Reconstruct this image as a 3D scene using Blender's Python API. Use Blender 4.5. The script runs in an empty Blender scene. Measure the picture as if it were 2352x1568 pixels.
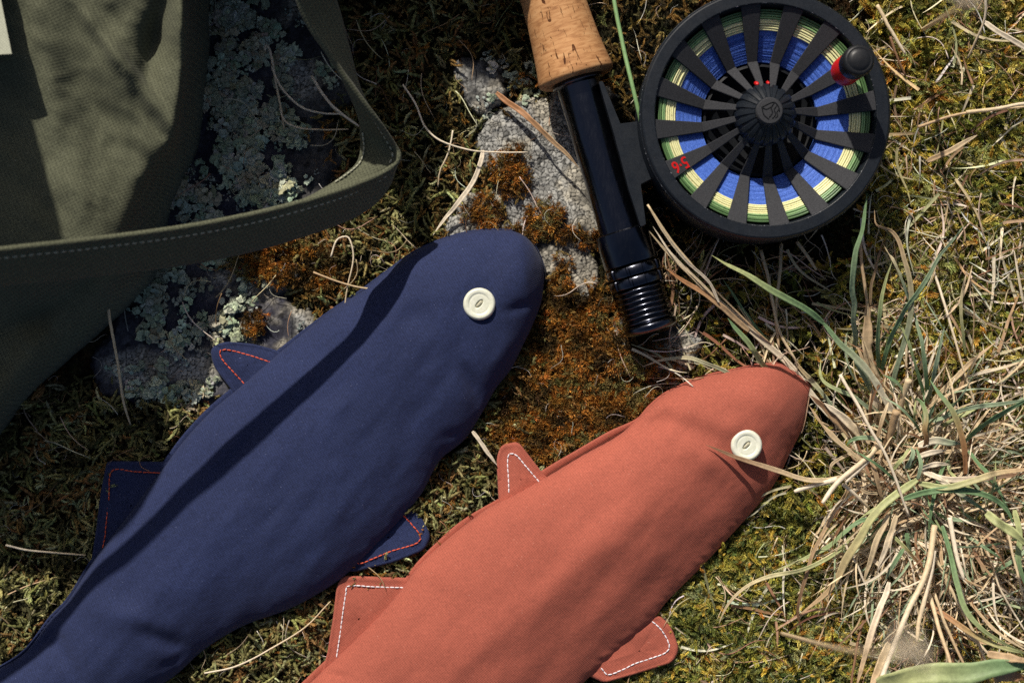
import bpy, math, random
import numpy as np
from mathutils import Vector, Matrix, Euler

# ------------------------------------------------------------------ set-up
S = 0.00016            # metres per layout unit (the scene is about 38 cm wide)
HC = 2352 * 50 / 36.0  # camera height in units
R = random.Random(7)
NR = np.random.RandomState(11)
scene = bpy.context.scene
COL = scene.collection

cam = bpy.data.cameras.new('camera')
cam.lens = 50; cam.sensor_width = 36
cam.clip_start = 0.01; cam.clip_end = 50
camo = bpy.data.objects.new('camera', cam); COL.objects.link(camo)
camo.location = (0, 0, HC * S)
cam.dof.use_dof = True
cam.dof.focus_distance = (HC - 110) * S
cam.dof.aperture_fstop = 9.0
scene.camera = camo

SUN_EL = 39.0
SHX, SHY = 0.36, -0.933          # direction the shadows fall, world xy
world = bpy.data.worlds.new('World'); scene.world = world
world.use_nodes = True
wn = world.node_tree.nodes; wl = world.node_tree.links
sky = wn.new('ShaderNodeTexSky'); sky.sky_type = 'NISHITA'; sky.sun_disc = False
sky.sun_elevation = math.radians(SUN_EL)
sky.air_density = .8; sky.dust_density = 3.0; sky.ozone_density = .4
sky.sun_rotation = math.atan2(-SHX, -SHY)
bgn = wn['Background']; bgn.inputs['Strength'].default_value = 0.065
wl.new(sky.outputs[0], bgn.inputs[0])

sun = bpy.data.lights.new('sun', 'SUN'); sun.energy = 4.6; sun.angle = math.radians(0.8)
sun.color = (1.0, 0.93, 0.83)
suno = bpy.data.objects.new('sun', sun); COL.objects.link(suno)
c_, s_ = math.cos(math.radians(SUN_EL)), math.sin(math.radians(SUN_EL))
suno.rotation_euler = Vector((SHX * c_, SHY * c_, -s_)).to_track_quat('-Z', 'Y').to_euler()
suno.location = (-0.3, 0.8, 1.0)

vs = scene.view_settings
vs.view_transform = 'Standard'; vs.look = 'None'; vs.gamma = 1.0; vs.exposure = 0.05
vs.use_curve_mapping = False
scene.cycles.max_bounces = 6; scene.cycles.diffuse_bounces = 3; scene.cycles.glossy_bounces = 3
scene.cycles.transmission_bounces = 3; scene.cycles.transparent_max_bounces = 4
scene.cycles.use_denoising = False

# ------------------------------------------------------------------ maths helpers
def P(px, py, z=0.0):
    """layout point that lies at (px,py) of the 2352x1568 plan when seen from the camera height"""
    k = (HC - z) / HC
    return np.array([(px - 1176) * k, (784 - py) * k, z])

def PA(px, py, z):
    k = (HC - z) / HC
    return np.stack([(px - 1176) * k, (784 - py) * k, z + 0 * px], axis=-1)

def vnoise(x, y, seed=0.0):
    xi, yi = np.floor(x), np.floor(y); xf, yf = x - xi, y - yi
    def h(a, b):
        v = np.sin(a * 127.1 + b * 311.7 + seed * 74.7) * 43758.5453
        return v - np.floor(v)
    u = xf * xf * (3 - 2 * xf); v = yf * yf * (3 - 2 * yf)
    return (h(xi, yi) * (1 - u) + h(xi + 1, yi) * u) * (1 - v) + (h(xi, yi + 1) * (1 - u) + h(xi + 1, yi + 1) * u) * v

def fbm(x, y, seed=0.0, o=4):
    r = 0; a = 0.5; t = 0
    for i in range(o):
        r = r + a * vnoise(x, y, seed + i * 3.1); t += a
        x = x * 2.03 + 5.1; y = y * 2.03 + 1.7; a *= 0.5
    return r / t

def curve(pts, n):
    """smooth curve through points (Catmull-Rom on chord length)"""
    p = np.array(pts, float)
    if len(p) == 2:
        t = np.linspace(0, 1, n)[:, None]; return p[0] * (1 - t) + p[1] * t
    d = np.r_[0, np.cumsum(np.linalg.norm(np.diff(p[:, :2], axis=0), axis=1) + 1e-6)]
    m = np.zeros_like(p)
    m[1:-1] = (p[2:] - p[:-2]) / (d[2:] - d[:-2])[:, None]
    m[0] = (p[1] - p[0]) / (d[1] - d[0]); m[-1] = (p[-1] - p[-2]) / (d[-1] - d[-2])
    s = np.linspace(0, d[-1], n); i = np.clip(np.searchsorted(d, s, side='right') - 1, 0, len(p) - 2)
    h = (d[i + 1] - d[i]); t = ((s - d[i]) / h)[:, None]; h = h[:, None]
    return (2*t**3 - 3*t**2 + 1) * p[i] + (t**3 - 2*t**2 + t) * h * m[i] + (-2*t**3 + 3*t**2) * p[i+1] + (t**3 - t**2) * h * m[i+1]

def inpoly(px, py, poly):
    ins = np.zeros(px.shape, bool); n = len(poly)
    for i in range(n):
        x1, y1 = poly[i]; x2, y2 = poly[(i + 1) % n]
        if y1 == y2: continue
        c = ((y1 > py) != (y2 > py)) & (px < (x2 - x1) * (py - y1) / (y2 - y1) + x1)
        ins ^= c
    return ins

def segdist(px, py, x1, y1, x2, y2):
    dx, dy = x2 - x1, y2 - y1
    t = np.clip(((px - x1) * dx + (py - y1) * dy) / (dx*dx + dy*dy), 0, 1)
    return np.hypot(px - x1 - t*dx, py - y1 - t*dy), t

def sm(a, b, x):
    t = np.clip((x - a) / (b - a), 0, 1); return t * t * (3 - 2 * t)

# ------------------------------------------------------------------ object helpers
def tag(o, label=None, cat=None, group=None, kind=None):
    if label: o['label'] = label
    if cat: o['category'] = cat
    if group: o['group'] = group
    if kind: o['kind'] = kind
    return o

def thing(name, loc, label, cat, group=None):
    o = bpy.data.objects.new(name, None); COL.objects.link(o)
    o.empty_display_size = 0.005
    o.location = Vector([float(v) * S for v in loc])
    o['origin'] = [float(v) for v in loc]
    return tag(o, label, cat, group)

def worldorigin(o):
    v = o.get('origin')
    return np.array(v) if v is not None else (worldorigin(o.parent) if o.parent else np.zeros(3))

class MB:
    def __init__(s): s.v = []; s.f = []; s.c = []; s.n = 0
    def add(s, v, f, c=None):
        v = np.asarray(v, float).reshape(-1, 3)
        s.v.append(v)
        s.f.extend([tuple(int(i) + s.n for i in q) for q in f])
        if c is None: c = (1, 1, 1)
        c = np.asarray(c, float)
        if c.ndim == 1: c = np.tile(c, (len(v), 1))
        s.c.append(c); s.n += len(v); return s
    def mesh(s, name, mat, smooth=True, origin=(0, 0, 0), colors=False):
        v = (np.concatenate(s.v) - np.array(origin)) * S
        me = bpy.data.meshes.new(name)
        me.from_pydata(v.tolist(), [], s.f)
        if smooth: me.polygons.foreach_set('use_smooth', [True] * len(me.polygons))
        if colors:
            a = me.color_attributes.new('tint', 'FLOAT_COLOR', 'POINT')
            c = np.concatenate(s.c); c = np.c_[c, np.ones(len(c))]
            a.data.foreach_set('color', c.ravel())
        if mat: me.materials.append(mat)
        me.update(); return me
    def obj(s, name, mat, parent=None, smooth=True, colors=False, auto=None):
        org = worldorigin(parent) if parent else np.zeros(3)
        me = s.mesh(name, mat, smooth, org, colors)
        o = bpy.data.objects.new(name, me); COL.objects.link(o)
        if parent: o.parent = parent
        if auto:
            me.set_sharp_from_angle(angle=math.radians(auto))
        return o

def gridmesh(V, closed_u=False, closed_v=False):
    nu, nv = V.shape[:2]; f = []
    I = np.arange(nu * nv).reshape(nu, nv)
    a = I if closed_u else I[:-1]; b = np.roll(I, -1, 0) if closed_u else I[1:]
    if closed_v:
        q = np.stack([a, b, np.roll(b, -1, 1), np.roll(a, -1, 1)], -1)
    else:
        q = np.stack([a[:, :-1], b[:, :-1], b[:, 1:], a[:, 1:]], -1)
    return V.reshape(-1, 3), q.reshape(-1, 4).tolist()

def flip(f): return [tuple(reversed(q)) for q in f]

def tube(path, rad, n=6, cap=True):
    path = np.asarray(path, float); m = len(path)
    rad = np.ones(m) * rad if np.isscalar(rad) else np.asarray(rad)
    t = np.gradient(path, axis=0); t /= np.linalg.norm(t, axis=1)[:, None] + 1e-9
    up = np.array([0, 0, 1.0])
    b = np.cross(t, up); ln = np.linalg.norm(b, axis=1)
    b[ln < 1e-3] = (1, 0, 0); b /= np.linalg.norm(b, axis=1)[:, None]
    c = np.cross(b, t)
    a = np.linspace(0, 2*np.pi, n, endpoint=False)
    V = path[:, None] + rad[:, None, None] * (np.cos(a)[None, :, None] * b[:, None] + np.sin(a)[None, :, None] * c[:, None])
    v, f = gridmesh(V, closed_v=True)
    if cap:
        f = list(f) + [tuple(range(n)), tuple(range((m-1)*n, m*n))[::-1]]
    return v, f

def lathe(prof, n=48, origin=(0, 0, 0), axes=None, close=False, wob=None):
    """prof: list of (r, h); revolved about axis; axes = (e1, e2, axis)"""
    p = np.array(prof, float)
    e1, e2, ax = axes if axes is not None else (np.array([1., 0, 0]), np.array([0, 1., 0]), np.array([0, 0, 1.]))
    a = np.linspace(0, 2*np.pi, n, endpoint=False)
    r = p[:, 0][:, None] * np.ones(n)
    if wob is not None: r = r * wob(a[None, :], p[:, 1][:, None])
    V = np.array(origin, float) + r[..., None] * (np.cos(a)[None, :, None] * e1 + np.sin(a)[None, :, None] * e2) + p[:, 1][:, None, None] * ax
    return gridmesh(V, closed_v=True, closed_u=close)

def extrude(poly, z0, z1, k=None):
    """poly in plan px; prism between z0 and z1 with a small top bevel"""
    n = len(poly); p = np.array(poly, float)
    zt = z1 if k is None else k
    c = p.mean(0); d = p - c; ins = p - d / (np.linalg.norm(d, axis=1)[:, None] + 1e-6) * 1.6
    V = [PA(p[:, 0], p[:, 1], np.full(n, z0)), PA(p[:, 0], p[:, 1], np.full(n, z1 - 1.6)), PA(ins[:, 0], ins[:, 1], np.full(n, z1))]
    # keep the plan outline of the top everywhere (prism, not a cone)
    top = PA(p[:, 0], p[:, 1], np.full(n, z1)); V[0] = top.copy(); V[0][:, 2] = z0; V[1] = top.copy(); V[1][:, 2] = z1 - 1.6
    v, f = gridmesh(np.stack(V), closed_v=True)
    return v, list(f) + [tuple(range(2*n, 3*n)), tuple(range(n))[::-1]]

def capsule(a, b, r, n=6):
    a = np.array(a, float); b = np.array(b, float)
    t = np.array([0, .12, .35, .65, .88, 1.0]); rr = np.array([.25, .8, 1, 1, .8, .25]) * r
    return tube(a[None] * (1 - t[:, None]) + b[None] * t[:, None], rr, n)

# ------------------------------------------------------------------ materials
def mat(name, base=(.5, .5, .5), rough=.6, metal=0.0, spec=.5, coat=0.0):
    m = bpy.data.materials.new(name); m.use_nodes = True
    b = m.node_tree.nodes['Principled BSDF']
    b.inputs['Base Color'].default_value = (*base, 1); b.inputs['Roughness'].default_value = rough
    b.inputs['Metallic'].default_value = metal; b.inputs['Specular IOR Level'].default_value = spec
    b.inputs['Coat Weight'].default_value = coat
    return m

def nd(m, t, **kw):
    n = m.node_tree.nodes.new(t)
    for k, v in kw.items():
        if k in n.inputs: n.inputs[k].default_value = v
        else: setattr(n, k, v)
    return n
def lk(m, a, b): m.node_tree.links.new(a, b)
def bsdf(m): return m.node_tree.nodes['Principled BSDF']

def noise_node(m, scale, detail=4, rough=.55, stretch=None, rot=0.0):
    tc = nd(m, 'ShaderNodeTexCoord'); mp = nd(m, 'ShaderNodeMapping')
    mp.inputs['Rotation'].default_value = (0, 0, rot)
    if stretch: mp.inputs['Scale'].default_value = stretch
    lk(m, tc.outputs['Object'], mp.inputs['Vector'])
    n = nd(m, 'ShaderNodeTexNoise'); n.inputs['Scale'].default_value = scale
    n.inputs['Detail'].default_value = detail; n.inputs['Roughness'].default_value = rough
    lk(m, mp.outputs[0], n.inputs['Vector']); return n

def ramp(m, src, stops):
    r = nd(m, 'ShaderNodeValToRGB'); e = r.color_ramp.elements
    while len(e) < len(stops): e.new(.5)
    for el, (p, c) in zip(e, stops):
        el.position = p; el.color = (*c, 1) if len(c) == 3 else c
    lk(m, src, r.inputs[0]); return r

def mixc(m, mode, fac, a, b):
    x = nd(m, 'ShaderNodeMix'); x.data_type = 'RGBA'; x.blend_type = mode
    def put(sock, v):
        if isinstance(v, (tuple, list)): sock.default_value = (*v, 1) if len(v) == 3 else v
        elif isinstance(v, (int, float)): sock.default_value = v
        else: lk(m, v, sock)
    put(x.inputs[0], fac); put(x.inputs[6], a); put(x.inputs[7], b); return x.outputs[2]

def bump(m, src, strength, dist, prev=None):
    b = nd(m, 'ShaderNodeBump'); b.inputs['Strength'].default_value = strength; b.inputs['Distance'].default_value = dist
    lk(m, src, b.inputs['Height'])
    if prev: lk(m, prev, b.inputs['Normal'])
    return b.outputs[0]

U = 1.0 / S   # texture scale: features of one unit

def fabric(name, base, speck=.22, rot=.0, wave_u=4.2, fold=0.3, light=(1.25, 1.25, 1.25)):
    """woven cotton: two crossed sets of yarns, slight slub variation, soft sheen"""
    m = mat(name, base, .85, spec=.25)
    b = bsdf(m); b.inputs['Sheen Weight'].default_value = .06; b.inputs['Sheen Roughness'].default_value = .5
    tc = nd(m, 'ShaderNodeTexCoord'); outs = []
    for ang, wu in ((rot + .78, wave_u), (rot - .78, wave_u * 1.25)):
        mp = nd(m, 'ShaderNodeMapping'); mp.inputs['Rotation'].default_value = (0, 0, ang)
        lk(m, tc.outputs['Object'], mp.inputs['Vector'])
        w = nd(m, 'ShaderNodeTexWave'); w.wave_type = 'BANDS'; w.bands_direction = 'X'
        w.inputs['Scale'].default_value = U / wu / 3.1; w.inputs['Distortion'].default_value = 1.2
        w.inputs['Detail'].default_value = 2; w.inputs['Detail Scale'].default_value = 1.5
        lk(m, mp.outputs[0], w.inputs['Vector']); outs.append(w.outputs['Fac'])
    ad = nd(m, 'ShaderNodeMath', operation='ADD'); lk(m, outs[0], ad.inputs[0]); lk(m, outs[1], ad.inputs[1])
    n1 = noise_node(m, U / 5.0, 3, .7); n2 = noise_node(m, U / 160.0, 3)
    c1 = ramp(m, n1.outputs['Fac'], [(.3, tuple(v * (1 - speck) for v in base)), (.7, tuple(min(1, v * (1 + speck)) for v in base))])
    c2 = ramp(m, ad.outputs[0], [(.2, (1 - speck, 1 - speck, 1 - speck)), (.9, (1.0 + speck * .6, 1.0 + speck * .6, 1.0 + speck * .6))])
    col = mixc(m, 'MULTIPLY', 1.0, c1.outputs[0], c2.outputs[0])
    c3 = ramp(m, n2.outputs['Fac'], [(.3, (.9, .9, .9)), (.7, (1.08, 1.08, 1.08))])
    col = mixc(m, 'MULTIPLY', 1.0, col, c3.outputs[0])
    lk(m, col, b.inputs['Base Color'])
    nn = bump(m, ad.outputs[0], .35, .5 * S)
    n5 = noise_node(m, U / 3.2, 1, .4)      # specks of lint caught in the weave
    lint = ramp(m, n5.outputs['Fac'], [(.765, (0, 0, 0)), (.80, (1, 1, 1))])
    lk(m, mixc(m, 'MIX', lint.outputs[0], col, tuple(min(.6, v*2.2 + .08) for v in base)), b.inputs['Base Color'])
    n4 = noise_node(m, U / 60.0, 3)
    nn = bump(m, n4.outputs['Fac'], fold, 7 * S, nn)
    lk(m, nn, b.inputs['Normal']); return m

M = {}
M['navy'] = fabric('navy cotton', (.016, .0238, .071), speck=.3, rot=.25)
M['coral'] = fabric('coral cotton', (.345, .090, .058), speck=.16, rot=.1)
M['olive'] = fabric('olive canvas', (.082, .086, .053), speck=.30, rot=.35, wave_u=6.0, fold=.25)
M['pale_canvas'] = fabric('pale canvas', (.42, .43, .33), speck=.1)
M['thread_orange'] = mat('orange thread', (.62, .085, .03), .6)
M['thread_white'] = mat('white thread', (.78, .75, .78), .6)
M['thread_olive'] = mat('olive thread', (.34, .34, .25), .7)

def attr_mat(name, rough=.6, inst=False, transl=0.0, var=.25, nscale=6.0, stripe=False, spec=.3, bumpd=0.0):
    m = mat(name, (.2, .2, .1), rough, spec=spec); b = bsdf(m)
    a = nd(m, 'ShaderNodeAttribute'); a.attribute_name = 'tint'
    if inst: a.attribute_type = 'INSTANCER'
    n = noise_node(m, U / nscale, 3, .6)
    r = ramp(m, n.outputs['Fac'], [(.25, (1 - var,) * 3), (.75, (1 + var,) * 3)])
    col = mixc(m, 'MULTIPLY', 1.0, a.outputs['Color'], r.outputs[0])
    if inst:   # the template's own vertex tint: mostly darker low down, lighter at tips and rims
        g = nd(m, 'ShaderNodeAttribute'); g.attribute_name = 'shade'
        col = mixc(m, 'MULTIPLY', 1.0, col, g.outputs['Color'])
    lk(m, col, b.inputs['Base Color'])
    if bumpd: lk(m, bump(m, n.outputs['Fac'], .6, bumpd * S), b.inputs['Normal'])
    if transl > 0:
        t = nd(m, 'ShaderNodeBsdfTranslucent'); lk(m, col, t.inputs['Color'])
        mx = nd(m, 'ShaderNodeMixShader'); mx.inputs[0].default_value = transl
        lk(m, b.outputs[0], mx.inputs[1]); lk(m, t.outputs[0], mx.inputs[2])
        lk(m, mx.outputs[0], m.node_tree.nodes['Material Output'].inputs['Surface'])
    return m

M['blade'] = attr_mat('grass blade', .5, transl=.22, var=.22, nscale=9, bumpd=1.0)
M['moss'] = attr_mat('moss leaf', .75, inst=True, transl=.2, var=.3, nscale=14)
M['lichen'] = attr_mat('lichen lobe', .85, inst=True, var=.25, nscale=7, bumpd=1.6)
M['litter'] = attr_mat('dry litter', .6, inst=True, transl=.1, var=.3, nscale=10)
M['stone'] = attr_mat('crusted stone', .9, var=.22, nscale=5, bumpd=1.5)

# ------------------------------------------------------------------ ground and rock
ROCK = [  # blobs (cx, cy, rx, ry): bare, lichen-crusted stone
    (1270, 430, 145, 190), (1210, 330, 110, 90), (1100, 520, 75, 90), (1330, 610, 50, 90), (1330, 300, 90, 110),
    (520, 120, 220, 210), (560, 400, 210, 180), (470, 640, 200, 110), (420, 780, 190, 110), (640, 760, 90, 70),
    (560, 880, 130, 60), (330, 830, 120, 90), (690, 130, 130, 150), (1480, 800, 130, 70), (1100, 200, 60, 60), (520, -200, 260, 250),
]
def blobs(x, y, L, soft=.35):
    m = np.zeros_like(x)
    for cx, cy, rx, ry, *w in L:
        d = np.hypot((x - cx) / rx, (y - cy) / ry)
        m = np.maximum(m, (1 - sm(1 - soft, 1 + soft, d)) * (w[0] if w else 1))
    return m
def warp(x, y, a=34, s=70.0, seed=2):
    return x + (fbm(x/s, y/s, seed) - .5) * 2*a, y + (fbm(x/s + 9, y/s, seed + 5) - .5) * 2*a
def rockmask(x, y):
    a, b = warp(x, y); return blobs(a, b, ROCK)
def ground_z(x, y):
    z = (fbm(x/260., y/260., 1) - .5) * 46 + (fbm(x/60., y/60., 4) - .5) * 20
    return z - 26 * rockmask(x, y) - 4

def build_ground():
    xs = np.arange(-520, 2880, 8.); ys = np.arange(-460, 2040, 8.)
    X, Y = np.meshgrid(xs, ys, indexing='ij')
    Z = ground_z(X, Y) + (vnoise(X/9, Y/9, 8) - .5) * 9
    V = PA(X, Y, 0*X); V[..., 2] = Z
    mb = MB(); v, f = gridmesh(V); mb.add(v, flip(f))
    # the sheet carries on to the horizon
    x0, x1, y0, y1 = V[0, 0, 0] + 30, V[-1, 0, 0] - 30, V[0, -1, 1] + 30, V[0, 0, 1] - 30
    B = 60000
    q = [(-B, -B), (B, -B), (B, B), (-B, B), (x0, y0), (x1, y0), (x1, y1), (x0, y1)]
    mb.add([(a, b, -14) for a, b in q], [(0, 1, 5, 4), (1, 2, 6, 5), (2, 3, 7, 6), (3, 0, 4, 7)])
    m = mat('dark soil', (.03, .022, .014), .95, spec=.2); b = bsdf(m)
    n = noise_node(m, U / 22., 6, .7); n2 = noise_node(m, U / 260., 4)
    r = ramp(m, n.outputs['Fac'], [(.3, (.010, .008, .005)), (.5, (.032, .024, .012)), (.64, (.075, .055, .022)), (.78, (.14, .11, .05))])
    r2 = ramp(m, n2.outputs['Fac'], [(.35, (.8, .95, .7)), (.65, (1.15, 1.0, .9))])
    lk(m, mixc(m, 'MULTIPLY', 1, r.outputs[0], r2.outputs[0]), b.inputs['Base Color'])
    lk(m, bump(m, n.outputs['Fac'], 1.0, 10 * S), b.inputs['Normal'])
    o = mb.obj('ground', m); tag(o, kind='structure', label='dark mossy soil between the stones and the grass')
build_ground()

def voronoi(x, y, cell, seed=3):
    """F1, F2-F1 and a per-cell random value of a jittered grid"""
    gx, gy = np.floor(x / cell), np.floor(y / cell)
    f1 = np.full(x.shape, 1e9); f2 = f1.copy(); idv = np.zeros(x.shape)
    def h(a, b, k):
        v = np.sin(a * 127.1 + b * 311.7 + k * 91.3 + seed) * 43758.5453; return v - np.floor(v)
    for i in (-1, 0, 1):
        for j in (-1, 0, 1):
            cx, cy = gx + i, gy + j
            px = (cx + .1 + .8 * h(cx, cy, 1)) * cell; py = (cy + .1 + .8 * h(cx, cy, 2)) * cell
            d = np.hypot(x - px, y - py); r = h(cx, cy, 3)
            near = d < f1
            f2 = np.where(near, f1, np.minimum(f2, d)); idv = np.where(near, r, idv); f1 = np.where(near, d, f1)
    return f1, f2 - f1, idv

def rock_patch(x0, x1, y0, y1, step, label, name='rock'):
    xs = np.arange(x0, x1, step); ys = np.arange(y0, y1, step)
    X, Y = np.meshgrid(xs, ys, indexing='ij')
    mk = rockmask(X, Y)
    wx, wy = warp(X, Y, 7, 13, 12)
    f1, ed, rid = voronoi(wx, wy, 10.5)
    f1b, ed2, rid2 = voronoi(wx + 40, wy + 13, 33.)
    crust = sm(.42, .58, fbm(X/90., Y/90., 33) * .75 + fbm(X/22., Y/22., 37) * .25 + .14 * blobs(X, Y, [(1270, 430, 230, 230), (640, 760, 110, 100), (330, 850, 100, 70), (460, 850, 60, 60), (1330, 600, 70, 100)]) - .05 * blobs(X, Y, [(700, 120, 150, 170), (560, 640, 90, 90)]))
    if x0 < 600: crust = crust * np.clip(blobs(*warp(X, Y, 20, 40, 77), [(640, 750, 90, 80), (330, 850, 80, 45), (460, 850, 45, 50), (700, 110, 60, 120), (560, 640, 60, 50), (460, 400, 30, 30), (600, 690, 60, 40)]) + .12, 0, 1)
    crack = np.maximum(1 - sm(.5, 2.1, ed), .8 * (1 - sm(.4, 1.8, ed2)))
    big = fbm(X/120., Y/120., 21)
    Z = -22 + 34 * sm(.12, .75, mk) + (big - .5) * 26 + (fbm(X/18., Y/18., 22) - .5) * 7
    Z += crust * (1.5 * (1 - crack) + .8 * rid) - (1 - mk) * 10
    blue = sm(760, 560, X)
    base = np.stack([.022 + .02*rid, .022 + .02*rid, .024 + .016*blue + .02*rid], -1) * (.7 + .9 * fbm(X/6., Y/6., 5))[..., None]
    light = (.22 + .24 * rid * (0.6 + .8 * fbm(X/40., Y/40., 6)))
    warm = sm(.4, .62, fbm(X/70., Y/70., 14))[..., None]
    lightc = light[..., None] * (np.array([.98, .97, .90]) * (1 - warm) + np.array([1.04, .96, .78]) * warm)
    spots = (rid2 > .82) & (f1b < 7)
    c = base * (1 - crust[..., None]) + lightc * crust[..., None]
    c = c * (1 - .93 * (crack * (0.35 + .65 * crust))[..., None])
    c[spots] *= .35
    V = PA(X, Y, 0*X); V[..., 2] = Z
    v, f = gridmesh(V)
    # drop faces far outside the stone
    keep = (mk > .02).ravel(); f = [q for q in flip(f) if keep[q[0]] or keep[q[2]]]
    mb = MB(); mb.add(v, f, c.reshape(-1, 3))
    o = mb.obj(name, M['stone'], colors=True)
    return tag(o, label, 'rock')
rock_patch(980, 1660, 110, 880, 1.8, 'flat stone with a cracked grey lichen crust beside the black reel seat')
rock_patch(180, 850, -420, 960, 2.5, 'dark flat stone under pale green leafy lichen beside the canvas bag')

# ------------------------------------------------------------------ templates for the ground cover
def shaded(mb, name, mt, smooth=False):
    me = mb.mesh(name, mt, smooth)
    a = me.color_attributes.new('shade', 'FLOAT_COLOR', 'POINT')
    c = np.concatenate(mb.c); c = np.c_[c, np.ones(len(c))]; a.data.foreach_set('color', c.ravel())
    return bpy.data.objects.new(name, me)

def leaflet(mb, p, d, n, L, w, c0, c1):
    """pointed leaf folded along its rib: 4 triangles"""
    d = d / np.linalg.norm(d); s = np.cross(d, n); s /= np.linalg.norm(s) + 1e-9; n2 = np.cross(s, d)
    v = [p, p + d*L*.45 + s*w*.5 + n2*w*.2, p + d*L*.45 - n2*w*.12, p + d*L*.45 - s*w*.5 + n2*w*.2, p + d*L - n2*L*.12]
    mb.add(v, [(0, 1, 2), (0, 2, 3), (1, 4, 2), (2, 4, 3)], [c0, c1, c0, c1, c1])

def feather_moss(seed, L=34, fat=1.0):
    r = np.random.RandomState(seed); mb = MB()
    nb = r.randint(2, 4)
    for b in range(nb):
        a = r.uniform(0, 6.28); el = r.uniform(.15, .8); ln = L * r.uniform(.6, 1.1)
        d = np.array([math.cos(a)*math.cos(el), math.sin(a)*math.cos(el), math.sin(el)])
        side = np.cross(d, [0, 0, 1.]); side /= np.linalg.norm(side)
        bend = side * r.uniform(-.35, .35) + np.array([0, 0, -.35])
        p = np.array([r.uniform(-3, 3), r.uniform(-3, 3), 0.]); n = 11
        for i in range(n):
            t = i / (n - 1.); q = p + d * ln * t + bend * ln * t * t * .5
            dd = d + bend * t
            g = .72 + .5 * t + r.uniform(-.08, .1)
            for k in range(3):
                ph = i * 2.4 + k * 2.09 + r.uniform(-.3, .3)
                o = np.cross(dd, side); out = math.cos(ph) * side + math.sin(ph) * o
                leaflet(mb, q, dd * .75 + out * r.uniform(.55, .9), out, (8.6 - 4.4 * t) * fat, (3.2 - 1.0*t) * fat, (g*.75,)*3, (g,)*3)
    return mb

def needle_moss(seed):
    r = np.random.RandomState(seed); mb = MB()
    for i in range(22):
        a = r.uniform(0, 6.28); el = r.uniform(.35, 1.45)
        d = np.array([math.cos(a)*math.cos(el), math.sin(a)*math.cos(el), math.sin(el)])
        p = np.array([r.uniform(-5, 5), r.uniform(-5, 5), 0.]); L = r.uniform(7, 13); s = np.cross(d, [math.sin(a), .3, .2]); s /= np.linalg.norm(s)
        g = r.uniform(.7, 1.3); cv = np.cross(s, d) * r.uniform(-3, 3)
        v = [p - s*.8, p + s*.8, p + d*L*.5 + s*.85 + cv*.4, p + d*L*.5 - s*.85 + cv*.4, p + d*L + cv]
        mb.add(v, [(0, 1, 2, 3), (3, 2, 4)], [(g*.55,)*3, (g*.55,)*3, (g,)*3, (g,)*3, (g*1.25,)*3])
    return mb

def worm_moss(seed, L=36):
    """catkin-like shoot: tapered, curved, scaly"""
    r = np.random.RandomState(seed); mb = MB()
    for b in range(r.randint(2, 4)):
        a = r.uniform(0, 6.28); n = 9; ln = L * r.uniform(.6, 1.2); el = r.uniform(.1, .7)
        pts = []; p = np.array([r.uniform(-4, 4), r.uniform(-4, 4), 0.]); turn = r.uniform(-1.4, 1.4)
        for i in range(n):
            t = i/(n-1.); pts.append(p.copy()); aa = a + turn*t
            p += np.array([math.cos(aa), math.sin(aa), math.sin(el)*(1 - 1.5*t)]) * ln/(n-1)
        w = r.uniform(2.3, 3.6)
        rad = w * np.interp(np.linspace(0, 1, n), [0, .15, .7, 1], [.55, 1, .85, .12]) * (1 + .22 * np.array([(-1)**i for i in range(n)]))
        v, f = tube(pts, rad, 5)
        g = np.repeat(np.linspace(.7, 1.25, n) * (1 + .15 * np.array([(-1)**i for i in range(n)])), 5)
        mb.add(v, f, np.stack([g, g, g], -1))
        for i in range(14):    # scales standing off the shoot
            t = r.uniform(.1, .95); q = pts[int(t*(n-1))]; d = pts[min(n-1, int(t*(n-1))+1)] - pts[max(0, int(t*(n-1))-1)]
            out = r.normal(size=3); out[2] = abs(out[2]); out /= np.linalg.norm(out); gg = .8 + .6*t
            leaflet(mb, q + out*w*.5, d/np.linalg.norm(d) + out*.6, out, 6.0, 2.6, (gg*.7,)*3, (gg*1.1,)*3)
    return mb

def lichen_rosette(seed):
    """flat overlapping lobes with notched, slightly raised rims"""
    r = np.random.RandomState(seed); mb = MB()
    for b in range(r.randint(4, 8)):
        a = r.uniform(0, 6.28); L = r.uniform(9, 19); w = r.uniform(8, 13); n = 13
        o = np.array([math.cos(a), math.sin(a)]) * r.uniform(0, 7); z0 = r.uniform(0, 5)
        d = np.array([math.cos(a), math.sin(a)]); s = np.array([-d[1], d[0]])
        out = []
        for i in range(n):
            t = i/(n-1.); u = t*2 - 1            # around the tip
            ph = u * 2.25; l = L * (.52 + .48*math.cos(ph)) * (1 + .13*math.cos(u*11 + seed + b) + r.uniform(-.13, .13)); ww = w * .72 * math.sin(ph) * (1 + .2*math.sin(u*8 + b) + r.uniform(-.15, .15))
            out.append((l, ww, 1.6 + 3.4*(1 - abs(u)) * r.uniform(.4, 1)))
        top = [np.r_[o + d*l + s*q, z0 + z] for l, q, z in out]
        mid = [np.r_[o + d*l*.6 + s*q*.6, z0 + .8] for l, q, z in out]
        base = np.r_[o, z0 + .5]
        low = [np.array([v[0], v[1], v[2] - 1.8]) - np.r_[d, 0]*1.2 for v in top]
        V = top + mid + low + [base]; F = []
        for i in range(n-1):
            F += [(i, i+1, n+i+1, n+i), (n+i, n+i+1, 3*n), (i+1, i, 2*n+i, 2*n+i+1)]
        g = r.uniform(.8, 1.12)
        mb.add(V, F, [(g*1.1, g*1.1, g*1.08)]*n + [(g*.86,)*3]*n + [(.12, .12, .1)]*n + [(g*.7,)*3])
    return mb

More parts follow.
